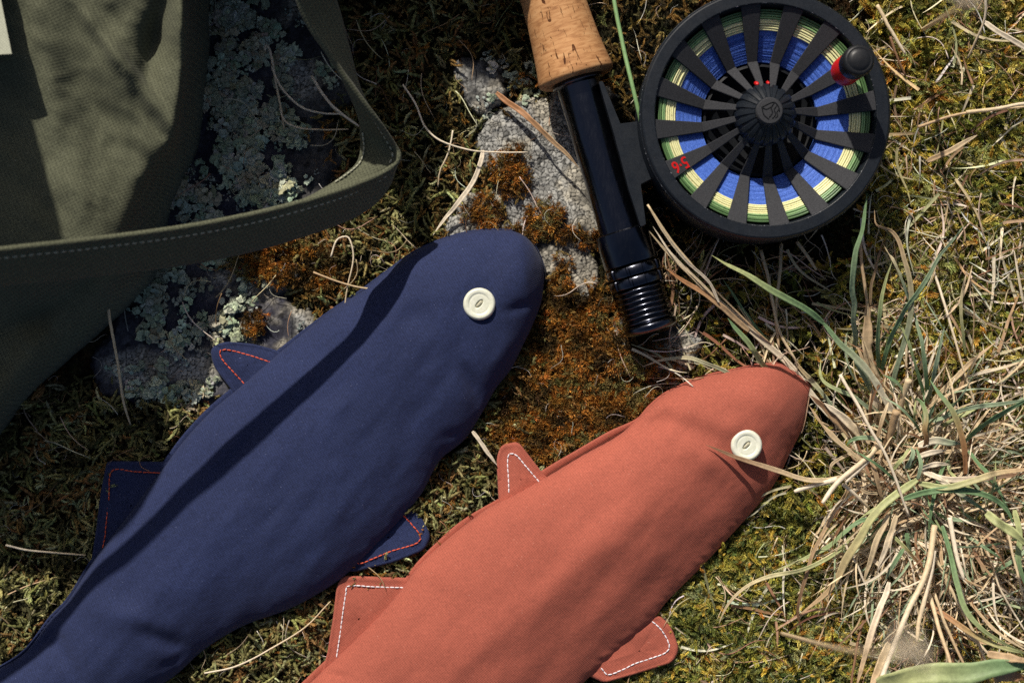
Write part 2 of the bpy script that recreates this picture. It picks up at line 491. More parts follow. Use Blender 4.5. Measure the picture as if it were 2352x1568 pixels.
def crumb_lichen(seed):
    r = np.random.RandomState(seed); mb = MB()
    for b in range(9):
        c = np.array([r.uniform(-11, 11), r.uniform(-11, 11), r.uniform(0, 3)]); rad = r.uniform(1.6, 4.6); n = 7
        ring = [c + np.array([math.cos(k*6.283/n)*rad*r.uniform(.6, 1.2), math.sin(k*6.283/n)*rad*r.uniform(.6, 1.2), r.uniform(.4, 1.8)]) for k in range(n)]
        lo = [v*np.array([1, 1, 1]) + np.array([0, 0, -2.5]) for v in ring]; g = r.uniform(.75, 1.2)
        mb.add(ring + lo + [c + np.array([0, 0, .5])], [(k, (k+1) % n, 2*n) for k in range(n)] + [(k, n+k, n+(k+1) % n, (k+1) % n) for k in range(n)], [(g,)*3]*n + [(.15,)*3]*n + [(g*.8,)*3])
    return mb

def stem_litter(seed, L=110, w=1.7, curl=.8, flat=False):
    r = np.random.RandomState(seed); mb = MB(); n = 12
    a = 0.; pts = []; p = np.array([-L/2., 0, 2.]); cv = r.uniform(-curl, curl, 3)
    for i in range(n):
        t = i/(n-1.); pts.append(p.copy()); aa = cv[0]*(t-.5) + cv[1]*math.sin(t*5 + cv[2]*3)*.6
        p = p + np.array([math.cos(aa), math.sin(aa), cv[2]*.2*math.cos(t*3)]) * L/(n-1)
    rad = w * np.interp(np.linspace(0, 1, n), [0, .8, 1], [1, .7, .2])
    if flat:
        pts = np.array(pts); t = np.gradient(pts, axis=0); t /= np.linalg.norm(t, axis=1)[:, None]
        s = np.cross(t, [0, 0, 1.]); tw = np.linspace(0, r.uniform(-1.5, 1.5), n)
        off = s*np.cos(tw)[:, None] + np.array([0, 0, 1.])*np.sin(tw)[:, None]
        V = np.stack([pts - off*rad[:, None]*1.7, pts - np.array([0, 0, .7]), pts + off*rad[:, None]*1.7], 1)
        v, f = gridmesh(V)
        g = np.repeat(r.uniform(.8, 1.15, n), 3)
    else:
        v, f = tube(pts, rad, 5); g = np.repeat(r.uniform(.85, 1.12, n), 5)
    mb.add(v, f, np.stack([g, g, g], -1)); return mb

TPL = {
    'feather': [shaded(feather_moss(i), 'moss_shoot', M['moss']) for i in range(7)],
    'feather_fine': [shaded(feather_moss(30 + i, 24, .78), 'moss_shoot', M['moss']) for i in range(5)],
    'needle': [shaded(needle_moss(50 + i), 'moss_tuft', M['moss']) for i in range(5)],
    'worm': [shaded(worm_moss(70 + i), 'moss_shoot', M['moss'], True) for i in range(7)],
    'lichen': [shaded(lichen_rosette(90 + i), 'lichen_rosette', M['lichen'], True) for i in range(6)],
    'crumb': [shaded(crumb_lichen(110 + i), 'lichen_crumb', M['lichen'], True) for i in range(4)],
    'stem': [shaded(stem_litter(130 + i, 105, 1.35, .9), 'litter_stem', M['litter'], True) for i in range(8)],
    'straw': [shaded(stem_litter(150 + i, 170, 2.3, .5, True), 'litter_straw', M['litter'], True) for i in range(8)],
    'hair': [shaded(stem_litter(170 + i, 60, .6, 2.0), 'litter_hair', M['litter'], True) for i in range(8)],
}

def scatter(name, label, pts, rots, scl, idx, tint, kinds):
    me = bpy.data.meshes.new(name); n = len(pts)
    me.vertices.add(n); me.vertices.foreach_set('co', (np.asarray(pts) * S).ravel())
    for an, at, key, val in (('rot', 'FLOAT_VECTOR', 'vector', rots), ('scl', 'FLOAT', 'value', scl), ('idx', 'INT', 'value', idx)):
        a = me.attributes.new(an, at, 'POINT'); a.data.foreach_set(key, np.asarray(val).ravel())
    a = me.attributes.new('tint', 'FLOAT_COLOR', 'POINT')
    a.data.foreach_set('color', np.c_[tint, np.ones(n)].ravel())
    o = bpy.data.objects.new(name, me); COL.objects.link(o)
    ng = bpy.data.node_groups.new(name, 'GeometryNodeTree')
    ng.interface.new_socket('Geometry', in_out='INPUT', socket_type='NodeSocketGeometry')
    ng.interface.new_socket('Geometry', in_out='OUTPUT', socket_type='NodeSocketGeometry')
    N = ng.nodes; Lk = ng.links
    gi = N.new('NodeGroupInput'); go = N.new('NodeGroupOutput')
    jn = N.new('GeometryNodeJoinGeometry')
    for t in kinds:
        oi = N.new('GeometryNodeObjectInfo'); oi.inputs['Object'].default_value = t
        g2 = N.new('GeometryNodeGeometryToInstance')
        Lk.new(oi.outputs['Geometry'], g2.inputs[0]); Lk.new(g2.outputs[0], jn.inputs[0])
    ip = N.new('GeometryNodeInstanceOnPoints'); ip.inputs['Pick Instance'].default_value = True
    Lk.new(gi.outputs[0], ip.inputs['Points']); Lk.new(jn.outputs[0], ip.inputs['Instance'])
    def na(nm, ty):
        x = N.new('GeometryNodeInputNamedAttribute'); x.data_type = ty; x.inputs['Name'].default_value = nm; return x.outputs[0]
    er = N.new('FunctionNodeEulerToRotation'); Lk.new(na('rot', 'FLOAT_VECTOR'), er.inputs[0])
    Lk.new(er.outputs[0], ip.inputs['Rotation']); Lk.new(na('scl', 'FLOAT'), ip.inputs['Scale']); Lk.new(na('idx', 'INT'), ip.inputs['Instance Index'])
    Lk.new(ip.outputs[0], go.inputs[0])
    md = o.modifiers.new('scatter', 'NODES'); md.node_group = ng
    return tag(o, label, kind='stuff')

# ------------------------------------------------------------------ fish outlines (plan)
B_A = [(-260, 1700), (-120, 1600), (0, 1535), (60, 1496), (118, 1420), (156, 1379), (212, 1291), (300, 1175), (384, 1062), (430, 1003), (490, 940), (552, 888), (640, 812), (750, 722), (830, 668), (900, 615), (950, 580), (1010, 552), (1080, 532), (1130, 528), (1180, 531), (1215, 550), (1240, 588), (1249, 618), (1250, 640)]
B_B = [(-100, 1850), (150, 1700), (330, 1590), (395, 1556), (470, 1490), (560, 1436), (659, 1400), (725, 1366), (791, 1322), (870, 1245), (963, 1141), (1010, 1057), (1067, 1009), (1111, 941), (1140, 890), (1172, 850), (1200, 795), (1226, 740), (1244, 690), (1250, 640)]
O_A = [(520, 1740), (640, 1640), (711, 1569), (807, 1477), (875, 1409), (935, 1335), (959, 1301), (1019, 1245), (1079, 1197), (1119, 1167), (1179, 1137), (1259, 1093), (1339, 1045), (1420, 1000), (1466, 960), (1491, 934), (1531, 902), (1611, 866), (1691, 848), (1751, 834), (1783, 832), (1807, 841), (1835, 860), (1862, 884)]
O_B = [(1060, 1850), (1200, 1700), (1300, 1605), (1345, 1562), (1411, 1500), (1497, 1425), (1531, 1381), (1611, 1301), (1715, 1189), (1763, 1133), (1787, 1097), (1815, 1040), (1843, 981), (1853, 930), (1862, 884)]
O_A2 = [(510, 1736), (630, 1634), (698, 1562), (795, 1470), (862, 1400), (928, 1330), (960, 1288), (1035, 1215), (1083, 1180), (1139, 1148), (1200, 1112), (1251, 1076), (1319, 1036), (1399, 990), (1463, 960), (1488, 932), (1529, 899), (1610, 863), (1690, 845), (1751, 832), (1783, 830), (1809, 839), (1837, 858), (1864, 884)]
B_A2 = [(-266, 1694), (-126, 1594), (-5, 1530), (55, 1490), (113, 1415), (152, 1374), (206, 1288), (292, 1170), (377, 1056), (421, 997), (480, 934), (545, 880), (634, 806), (747, 719), (827, 665), (898, 612), (948, 577), (1009, 549), (1080, 529), (1130, 525), (1182, 528), (1218, 548), (1243, 587), (1252, 618), (1253, 640)]
FINS = []
BODY_POLYS = [np.r_[curve(B_A, 60), curve(B_B, 60)[::-1]], np.r_[curve(O_A2, 60), curve(O_B, 60)[::-1]],
  np.array([(650, 815), (585, 797), (505, 800), (495, 820), (545, 895), (640, 900)]), np.array([(400, 1072), (254, 1070), (222, 1280), (330, 1300)]), np.array([(840, 1150), (945, 1185), (980, 1240), (820, 1300), (700, 1300)]),
  np.array([(1240, 1190), (1245, 1093), (1185, 1028), (1155, 1035), (1152, 1150)]), np.array([(1010, 1335), (795, 1332), (752, 1550), (830, 1560)]), np.array([(1420, 1440), (1515, 1425), (1548, 1485), (1540, 1510), (1390, 1555), (1350, 1540)])]

BAGEDGE = [(-900, 470), (-300, 455), (0, 440), (150, 438), (250, 427), (350, 415), (420, 395), (500, 368), (600, 345), (640, 330), (720, 262), (800, 172), (880, 80), (950, 8), (1050, -60), (1200, -200)]
def bagedge(y): return np.interp(y, [a for a, b in BAGEDGE], [b for a, b in BAGEDGE])

# ------------------------------------------------------------------ ground cover fields
X0, X1, Y0, Y1 = -420, 2780, -380, 1950
def candidates(n, field, seed):
    r = np.random.RandomState(seed)
    x = r.uniform(X0, X1, n); y = r.uniform(Y0, Y1, n)
    k = r.uniform(0, 1, n) < field(x, y)
    x, y = x[k], y[k]
    k = np.ones(len(x), bool)
    for poly in BODY_POLYS:      # nothing grows up through the cloth
        c = poly.mean(0); q = c + (poly - c) * .975 if len(poly) > 60 else c + (poly - c) * 1.07
        k &= ~inpoly(x, y, q)
    for cx, cy, rr_ in ((1835, 890, 34), (1235, 640, 26)): k &= np.hypot(x - cx, y - cy) > rr_
    k &= ~((x < bagedge(y) - 60) & (y < 900))
    return x[k], y[k], r

def tints(r, n, pal, wts, x=None, y=None, jit=.22):
    pal = np.array(pal); i = r.choice(len(pal), n, p=np.array(wts)/sum(wts))
    if x is not None:            # neighbouring shoots share a colour
        q = fbm(x/46., y/46., 61) + r.normal(0, .07, n); q = np.clip((q - .3) / .4, 0, .999)
        cw = np.cumsum(np.array(wts)/sum(wts)); i = np.searchsorted(cw, q)
    c = pal[np.clip(i, 0, len(pal) - 1)] * (1 + r.normal(0, jit, (n, 1))) * (1 + r.normal(0, .06, (n, 3)))
    return np.clip(c, .004, 1)

def spread(name, label, kind, n, field, pal, wts, seed, zoff=0, zr=4, sc=(.7, 1.3), tilt=.35, jit=.22, surf=None, patch=True):
    x, y, r = candidates(n, field, seed); m = len(x)
    z = (surf or ground_z)(x, y) + zoff + r.uniform(0, zr, m)
    pts = PA(x, y, 0*x); pts[:, 2] = z
    ang = r.uniform(0, 6.283, m)
    if kind in ('straw', 'stem'):
        ang = np.where(r.uniform(0, 1, m) < .5, fbm(x/170., y/170., 95, 2)*9 + r.normal(0, .3, m), ang)
    rots = np.stack([r.normal(0, tilt, m), r.normal(0, tilt, m), ang], -1)
    return scatter(name, label, pts, rots, r.uniform(*sc, m), r.randint(0, len(TPL[kind]), m),
                   tints(r, m, pal, wts, x if patch else None, y, jit), TPL[kind])

def rock_z(x, y): return -22 + 34 * sm(.12, .75, rockmask(x, y)) + (fbm(x/120., y/120., 21) - .5) * 26
def top_z(x, y): return np.maximum(ground_z(x, y), rock_z(x, y))

RIGHT = lambda x, y: sm(0, 1, sm(1900, 2040, x + .10*(y-500)) + sm(1380, 1500, x) * sm(1080, 1180, y + .25*(x - 1500)))
def f_gold(x, y):
    m = sm(1930, 2060, x) * (1 - .55*sm(750, 1000, y) * sm(1350, 1150, y))
    m = np.maximum(m, sm(1350, 1480, x) * sm(1090, 1190, y))
    return np.clip(m + .5 * sm(1480, 1560, x) * sm(560, 640, y) * .5, 0, 1)
RUST = [(1172, 395, 44, 56), (1248, 500, 38, 38), (1110, 490, 50, 45, .6), (1190, 542, 60, 22), (1300, 545, 40, 20, .8), (1360, 560, 30, 24, .6), (1285, 690, 30, 80), (1360, 850, 160, 175), (1280, 950, 150, 110), (1230, 1000, 120, 60), (1440, 890, 110, 90), (640, 600, 110, 55, .9), (740, 620, 90, 60, .8), (590, 745, 26, 32), (1430, 960, 70, 50)]
def f_rust(x, y): a, b = warp(x, y, 16, 40, 19); return blobs(a, b, RUST, .3)
def f_worm(x, y):
    lf = sm(300, 200, x - .55*np.maximum(0, 1000 - y)) * sm(860, 960, y)
    lf = np.maximum(lf, sm(640, 520, x) * sm(840, 930, y))
    lf = np.maximum(lf, sm(1400, 1440, y) * sm(1250, 1000, x))
    lf = np.maximum(lf, .8 * sm(560, 650, x) * sm(1300, 1150, x) * (1 - .5*sm(560, 300, y)) * (1 - .9*rockmask(x, y)))
    lf = np.maximum(lf, .9 * sm(880, 980, y) * sm(1360, 1260, x))
    return np.clip(lf * (1 - .75*f_rust(x, y)), 0, 1)
LICH = [(540, 130, 150, 190), (480, 60, 80, 120), (560, 280, 130, 110), (520, 430, 170, 110), (640, 350, 60, 90), (610, 440, 90, 70), (470, 640, 120, 70), (380, 690, 120, 70), (340, 860, 60, 40, .5), (520, 720, 60, 50), (420, 760, 110, 60, .8), (430, 900, 50, 35), (350, 890, 40, 35), (700, 190, 60, 50, .35), (670, 40, 70, 50, .8), (1160, 200, 60, 70, .35), (560, -160, 160, 160)]
def f_lich(x, y): a, b = warp(x, y, 22, 30, 44); return blobs(a, b, LICH, .35) * sm(.44, .52, fbm(x/44., y/44., 71))
def f_base(x, y): return (1 - .93*sm(.15, .5, rockmask(x, y))) * (1 - .55 * f_gold(x, y))

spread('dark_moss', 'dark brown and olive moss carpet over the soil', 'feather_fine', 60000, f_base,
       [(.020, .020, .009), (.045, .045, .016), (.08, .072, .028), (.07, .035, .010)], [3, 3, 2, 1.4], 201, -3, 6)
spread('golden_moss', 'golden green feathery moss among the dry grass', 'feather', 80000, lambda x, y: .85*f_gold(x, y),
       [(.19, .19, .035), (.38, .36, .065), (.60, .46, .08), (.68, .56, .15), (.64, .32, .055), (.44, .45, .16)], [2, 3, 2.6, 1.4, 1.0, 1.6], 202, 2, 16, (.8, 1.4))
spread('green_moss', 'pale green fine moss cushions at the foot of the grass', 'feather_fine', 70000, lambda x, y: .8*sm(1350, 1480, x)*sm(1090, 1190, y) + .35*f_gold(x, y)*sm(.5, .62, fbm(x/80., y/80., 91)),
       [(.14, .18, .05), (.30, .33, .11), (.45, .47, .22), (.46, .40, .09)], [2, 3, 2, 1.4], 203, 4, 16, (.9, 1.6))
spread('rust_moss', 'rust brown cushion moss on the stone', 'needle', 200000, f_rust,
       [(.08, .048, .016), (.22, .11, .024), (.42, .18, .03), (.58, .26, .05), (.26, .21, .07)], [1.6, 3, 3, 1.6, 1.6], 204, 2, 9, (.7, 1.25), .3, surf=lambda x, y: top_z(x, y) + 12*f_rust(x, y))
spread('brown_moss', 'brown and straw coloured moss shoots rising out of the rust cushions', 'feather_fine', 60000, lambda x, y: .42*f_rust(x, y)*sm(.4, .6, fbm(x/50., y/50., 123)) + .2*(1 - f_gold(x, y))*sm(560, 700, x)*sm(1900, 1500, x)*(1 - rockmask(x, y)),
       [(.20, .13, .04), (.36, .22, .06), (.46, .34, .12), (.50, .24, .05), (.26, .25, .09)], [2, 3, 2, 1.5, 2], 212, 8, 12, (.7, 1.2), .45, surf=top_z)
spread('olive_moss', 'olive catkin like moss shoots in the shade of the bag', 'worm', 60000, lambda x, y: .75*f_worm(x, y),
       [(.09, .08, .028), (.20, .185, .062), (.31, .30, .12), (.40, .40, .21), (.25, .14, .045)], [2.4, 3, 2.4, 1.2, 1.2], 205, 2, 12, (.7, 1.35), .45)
spread('leafy_lichen', 'pale green leafy lichen lobes on the dark stone', 'lichen', 50000, f_lich,
       [(.38, .44, .32), (.50, .57, .43), (.58, .64, .50), (.50, .48, .32)], [2, 3, 2.4, 1], 206, 3, 9, (.45, 1.15), .2, .14, top_z)
spread('crumbly_lichen', 'grey green lichen crumbs on the stones', 'crumb', 16000, lambda x, y: np.clip(.8*f_lich(x, y) + .10*rockmask(x, y)*sm(900, 700, x), 0, 1),
       [(.26, .32, .26), (.40, .46, .38), (.46, .46, .38)], [2, 3, 1], 207, 2, 5, (.6, 1.2), .25, .15, top_z)

STRAW = [(.58, .46, .29), (.70, .60, .43), (.40, .26, .15), (.68, .62, .50), (.24, .13, .07), (.28, .28, .14)]
def f_straw(x, y):
    m = .75 * sm(1960, 2060, x) * (.45 + .55*sm(150, 500, y)) + .55 * sm(1440, 1560, x) * sm(520, 640, y) * sm(1250, 1050, y)
    m = np.maximum(m, .26 * sm(1400, 1600, x) * sm(1150, 1250, y)); return np.clip(m * (.35 + 1.1*sm(.38, .62, fbm(x/110., y/110., 81))), 0, 1)
spread('straw_litter', 'dead straw lying crisscross over the moss', 'straw', 16000, lambda x, y: .42*f_straw(x, y), STRAW, [3, 3, 2, 2, 1.5, 1], 208, 16, 26, (.35, 1.0), .10, .2, top_z, False)
spread('stem_litter', 'thin dead stems tangled over the moss', 'stem', 36000, lambda x, y: np.clip(.55*f_straw(x, y) + .012 + .025*f_worm(x, y), 0, 1) , STRAW, [3, 3, 2.4, 2, 1.6, 1], 209, 13, 22, (.4, 1.25), .16, .2, top_z, False)
spread('hair_litter', 'fine curled rootlets among the moss', 'hair', 30000, lambda x, y: np.clip(.35*f_straw(x, y) + .07*f_worm(x, y) + .06*f_rust(x, y) + .02, 0, 1), [(.45, .38, .28), (.55, .52, .45), (.35, .2, .1)], [3, 3, 2], 210, 12, 14, (.4, 1.3), .3, .2, top_z, False)

# ------------------------------------------------------------------ fish pouches
def stitches(fin, pts, zs, m, seed=0, step=14.5, r=2.2, gap=.24):
    """dashes of thread along a line: one object each, sharing one mesh"""
    n = 400; c = curve(pts, n) if len(pts) > 2 else curve(pts, n)
    c = np.array(c); P3 = np.array([P(a[0], a[1], 0) for a in c])
    Z = np.array([zs(a[0], a[1]) for a in c])
    P3 = PA(c[:, 0], c[:, 1], Z)
    d = np.r_[0, np.cumsum(np.linalg.norm(np.diff(P3, axis=0), axis=1))]
    org = worldorigin(fin)
    key = ('stitch', r, step, m.name)
    if key not in stitches.mesh:
        L = step * (1 - gap) / 2; v, f = capsule((-L, 0, 0), (L, 0, 0), r, 6)
        stitches.mesh[key] = MB().add(v, f).mesh('stitch', m)
    rr = random.Random(seed); s = step * .6
    while s < d[-1] - step * .3:
        p = np.array([np.interp(s, d, P3[:, i]) for i in range(3)]); q = np.array([np.interp(s + 3, d, P3[:, i]) for i in range(3)])
        o = bpy.data.objects.new('stitch', stitches.mesh[key]); COL.objects.link(o); o.parent = fin
        t = q - p
        o.location = Vector(((p - org) * S).tolist())
        o.rotation_euler = (0, -math.atan2(t[2], math.hypot(t[0], t[1])), math.atan2(t[1], t[0]) + rr.uniform(-.09, .09))
        s += step * rr.uniform(.95, 1.05)
stitches.mesh = {}

def rounded(poly, rad, seg=5):
    out = []; n = len(poly)
    for i in range(n):
        p = np.array(poly[i][:2], float); a = np.array(poly[i-1][:2], float); b = np.array(poly[(i+1) % n][:2], float)
        r = poly[i][2] if len(poly[i]) > 2 else rad
        u = (a - p); v = (b - p); lu, lv = np.linalg.norm(u), np.linalg.norm(v); r = min(r, lu*.45, lv*.45)
        A = p + u/lu*r; Bq = p + v/lv*r
        for k in range(seg + 1):
            t = k/seg; out.append(tuple((1-t)**2*A + 2*t*(1-t)*p + t*t*Bq))
    return out

def fin(root, poly, stitch, z0, m, mthread, seed, hump=6):
    """double-layer cloth tab: cushioned top, rounded rim, stitched line"""
    poly = np.array(rounded(poly, 14)); n = len(poly); c = poly.mean(0)
    def zf(x, y):
        return z0 + 9 + hump * (fbm(np.array(x)/40., np.array(y)/40., seed) - .4) * 2
    rings = []
    for k, (sc, dz) in enumerate(((1, -7), (1.012, -2), (1.0, 2), (.965, 4.5), (.9, 3.6), (.86, 3.2), (.8, 4.2), (.6, 5), (.4, 5.4), (.2, 5.6), (.02, 5.6))):
        q = c + (poly - c)*sc; z = zf(q[:, 0], q[:, 1]) + dz
        rings.append(PA(q[:, 0], q[:, 1], z))
    v, f = gridmesh(np.stack(rings), closed_v=True)
    o = MB().add(v, flip(f)).obj('fin', m, root)
    a = v.reshape(len(rings), n, 3)
    stitches(o, stitch, lambda x, y: float(zf(x, y)) + 5.6, mthread, seed, step=11.0, r=1.55, gap=.07)
    return o

def body(root, name, A, B, m, H, sc, zedge, power, folds, nt=230, ns=110, seed=1, wfac=.42):
    a = curve(A, nt); b = curve(B, nt)
    s = .5 - .5*np.cos(np.pi*np.linspace(0, 1, ns)); s = .75*s + .25*np.linspace(0, 1, ns)
    D = a[:, None, :2]*(1 - s)[None, :, None] + b[:, None, :2]*s[None, :, None]
    w = np.linalg.norm(a - b, axis=1)
    q = math.log(.5)/math.log(sc)
    prof = np.sin(np.pi*np.clip(s, 1e-6, 1)**q).clip(0)**power
    t = np.arange(nt) * np.linalg.norm(np.diff(a, axis=0), axis=1).mean()
    nose = np.sin(np.pi/2*np.clip((t[-1] - t) / 230., 0, 1))**.6; Ht = np.minimum(H, wfac*w) * (.12 + .88*nose)
    Z = zedge + Ht[:, None]*prof[None]
    x, y = D[..., 0], D[..., 1]
    if folds is not None: Z = Z + folds(x, y, s[None] + 0*x) * np.clip(prof*1.6, 0, 1)[None] * nose[:, None]
    edge = np.clip(np.minimum(s, 1 - s) * w[:, None] / 10., 0, 1)
    Z += ((fbm(x/26., y/26., seed) - .5) * 1.6 + (fbm(x/75., y/75., seed + 2, 2) - .5) * 5) * edge
    dist = np.minimum(s, 1 - s)[None] * w[:, None]; al = (t[:, None] + 0*s[None])
    Z += (vnoise(al/15., (s > .5)[None]*9. + 0*al, seed) - .5) * 5.5 * np.exp(-((dist - 9)/9.)**2)      # seam pucker

    v, f = gridmesh(PA(x, y, Z))
    # roll the rim under
    V = v.reshape(nt, ns, 3)
    o = MB().add(v, f).obj(name, m, root)
    return o, D, Z

def zlookup(D, Z):
    x = D[..., 0].ravel(); y = D[..., 1].ravel(); z = Z.ravel()
    def f(px, py):
        i = np.argmin((x - px)**2 + (y - py)**2); return float(z[i])
    return f

def back(root, A, B, m, zedge, depth=26):
    nt, ns = 160, 9
    a = curve(A, nt); b = curve(B, nt); s = np.linspace(0, 1, ns)
    s = np.array([0, .012, .04, .2, .5, .8, .96, .988, 1.])
    dz = np.array([-1, 2.5, -6, -depth, -depth, -depth, -6, -1, -1.])
    D = a[:, None, :2]*(1 - s)[None, :, None] + b[:, None, :2]*s[None, :, None]
    V = PA(D[..., 0], D[..., 1], zedge + 0*D[..., 0] + dz[None])
    w = np.clip(np.linalg.norm(a - b, axis=1) / 60, 0, 1); V[..., 2] = zedge + dz[None]*w[:, None]
    v, f = gridmesh(V); return MB().add(v, f).obj('back_panel', m, root)

def button(root, px, py, z, r, ang, m_b, m_t):
    """four-step turned button with an almond thread well"""
    c = P(px, py, z); kk = (HC - z)/HC; r = r*kk
    nr, na = 26, 56
    rr = np.linspace(0, 1, nr); aa = np.linspace(0, 2*np.pi, na, endpoint=False)
    Rr, Aa = np.meshgrid(rr, aa, indexing='ij')
    X = Rr*np.cos(Aa); Y = Rr*np.sin(Aa)
    h = np.interp(Rr, [0, .55, .62, .70, .86, .95, 1.0], [7.2, 8.0, 7.4, 9.6, 10.2, 8.2, 3.5])
    u = X*math.cos(ang) + Y*math.sin(ang); w = -X*math.sin(ang) + Y*math.cos(ang)
    d = np.hypot(u/.36, w/.17); h = h - 7.0*(1 - sm(.62, 1.0, d))
    V = np.stack([c[0] + X*r, c[1] + Y*r, z + h], -1)
    v, f = gridmesh(V, closed_v=True); mb = MB().add(v, f)
    v, f = lathe([(r, 3.5), (r*.97, .8), (r*.8, -.5)], na, c); mb.add(v, f)
    o = mb.obj('button', m_b, root)
    L = r*.27; e = np.array([math.cos(ang), math.sin(ang), 0]); n = np.array([-e[1], e[0], 0])
    tb = MB()
    for k in (-1, 0, 1):
        tt = np.linspace(-1, 1, 7)
        path = c + e*tt[:, None]*L + n*k*1.7 + np.array([0, 0, 1.])*(z*0 + 6.2 - 3.2*tt[:, None]**4 + (k == 0)*.7)
        path[:, 2] = z + 6.2 - 3.4*tt**4 + (k == 0)*.7
        v, f = tube(path, 1.6, 6); tb.add(v, f)
    tb.obj('thread', m_t, o)
    return o

M['button'] = mat('cream button', (.74, .74, .60), .38, spec=.5)
b_ = bsdf(M['button']); n_ = noise_node(M['button'], U/9., 4)
lk(M['button'], ramp(M['button'], n_.outputs['Fac'], [(.3, (.66, .67, .52)), (.7, (.80, .80, .68))]).outputs[0], b_.inputs['Base Color'])
lk(M['button'], bump(M['button'], n_.outputs['Fac'], .3, .6*S), b_.inputs['Normal'])
M['cream_thread'] = mat('cream thread', (.50, .47, .34), .7)

def crease(x, y, x1, y1, x2, y2, w, d):
    ds, t = segdist(x, y, x1, y1, x2, y2); return d*np.exp(-(ds/w)**2)*np.sin(np.pi*np.clip(t*.9 + .05, 0, 1))

def dimple(x, y, cx, cy): return -6*np.exp(-(np.hypot(x - cx, y - cy)/48)**2)
def nfold(x, y, s):
    u = x*.62 - y*.78; v = x*.78 + y*.62          # u runs along the fish, v across it
    z = (fbm(u/420., v/120., 5, 3) - .5)*24 + (fbm(u/180., v/60., 8, 3) - .5)*8
    z += dimple(x, y, 1101, 698) + crease(x, y, 1060, 830, 1118, 945, 17, -15) + crease(x, y, 1175, 760, 1120, 900, 22, 7)
    z += crease(x, y, 1150, 720, 1240, 690, 12, -7) + crease(x, y, 930, 700, 1000, 760, 30, -7)
    z += crease(x, y, 300, 1440, 450, 1500, 20, -16) + crease(x, y, 180, 1390, 380, 1445, 34, 12) + crease(x, y, 120, 1440, 170, 1560, 22, -14)
    z += crease(x, y, 360, 1540, 440, 1500, 14, -10) + crease(x, y, 60, 1500, 150, 1460, 20, -12)
    z += crease(x, y, 1000, 1010, 1080, 990, 15, -6) + crease(x, y, 640, 960, 340, 1290, 40, -5)
    return z - 34*sm(330, 60, x + (1500 - y)*.4)

rootN = thing('fish_pouch', P(700, 1050, 0), 'navy blue cotton fish pouch with a cream button eye and orange stitching', 'pouch')
for poly, st, sd in (
    ([(700, 845, 4), (640, 806, 4), (585, 790, 20), (516, 784, 20), (482, 800, 20), (492, 842, 12), (536, 900, 6), (590, 935, 4)], [(628, 834), (570, 815), (518, 803), (505, 809), (512, 827), (535, 853), (560, 880), (566, 888)], 3),
    ([(480, 1062, 4), (384, 1061, 4), (246, 1059, 12), (232, 1130, 6), (222, 1210, 6), (209, 1300, 4), (330, 1300, 4)], [(372, 1086), (312, 1083), (258, 1081), (250, 1143), (244, 1200), (240, 1239), (233, 1267)], 4),
    ([(850, 1130, 4), (925, 1162, 8), (962, 1178, 20), (990, 1230, 26), (975, 1262, 18), (905, 1290, 8), (815, 1312, 10), (720, 1300, 4)], [(917, 1173), (945, 1203), (963, 1226), (964, 1240), (950, 1250), (899, 1265), (860, 1281), (825, 1293), (811, 1279)], 5)):
    fin(rootN, poly, st, 20, M['navy'], M['thread_orange'], sd)
back(rootN, B_A2, B_B, M['navy'], 30)
fo, DN, ZN = body(rootN, 'front_panel', B_A, B_B, M['navy'], 92, .44, 30, .50, nfold, seed=31)
zl = zlookup(DN, ZN)
button(rootN, 1101, 698, zl(1101, 698) + 3, 37, .85, M['button'], M['cream_thread'])
# seam along the lower edge of the face panel
rootO = thing('fish_pouch', P(1350, 1200, 0), 'coral red cotton fish pouch with a cream button eye and white stitching', 'pouch')
for poly, st, sd in (
    ([(1240, 1190, 4), (1290, 1110, 4), (1251, 1093, 6), (1239, 1077, 8), (1190, 1014, 12), (1152, 1022, 12), (1141, 1050, 14), (1143, 1100, 6), (1146, 1155, 4), (1170, 1190, 4)], [(1240, 1108), (1210, 1073), (1184, 1044), (1170, 1043), (1166, 1060), (1168, 1100), (1169, 1139)], 13),
    ([(1010, 1330, 4), (935, 1327, 4), (786, 1322, 12), (774, 1345, 12), (765, 1420, 6), (752, 1500, 6), (735, 1560, 4), (830, 1560, 4)], [(930, 1349), (860, 1347), (799, 1346), (794, 1365), (787, 1410), (782, 1449), (773, 1509)], 14),
    ([(1420, 1440, 4), (1515, 1413, 10), (1541, 1438, 20), (1560, 1490, 16), (1545, 1520, 14), (1459, 1547, 6), (1388, 1567, 12), (1330, 1540, 4)], [(1497, 1425), (1520, 1447), (1537, 1481), (1530, 1497), (1495, 1511), (1459, 1523), (1430, 1537), (1396, 1548), (1379, 1531)], 15)):
    fin(rootO, poly, st, 20, M['coral'], M['thread_white'], sd)
back(rootO, O_A2, O_B, M['coral'], 30)
def ofold(x, y, s):
    u = x*.66 - y*.75; v = x*.75 + y*.66
    z = (fbm(u/420., v/150., 15, 3) - .5)*26 + (fbm(u/200., v/70., 18, 3) - .5)*6 + dimple(x, y, 1714, 1022)
    z += crease(x, y, 1600, 1060, 1100, 1500, 60, 16) + crease(x, y, 1560, 1230, 1300, 1500, 40, 7)
    z += crease(x, y, 1480, 950, 1650, 1010, 26, -9) + crease(x, y, 1600, 960, 1760, 1010, 30, 9) + crease(x, y, 1560, 1010, 1700, 1110, 32, 9)
    z += crease(x, y, 1430, 990, 1560, 960, 20, -8) + crease(x, y, 735, 1540, 800, 1555, 8, -6)
    return z
fo, DO, ZO = body(rootO, 'front_panel', O_A, O_B, M['coral'], 88, .42, 30, .60, ofold, seed=41)
zo = zlookup(DO, ZO)
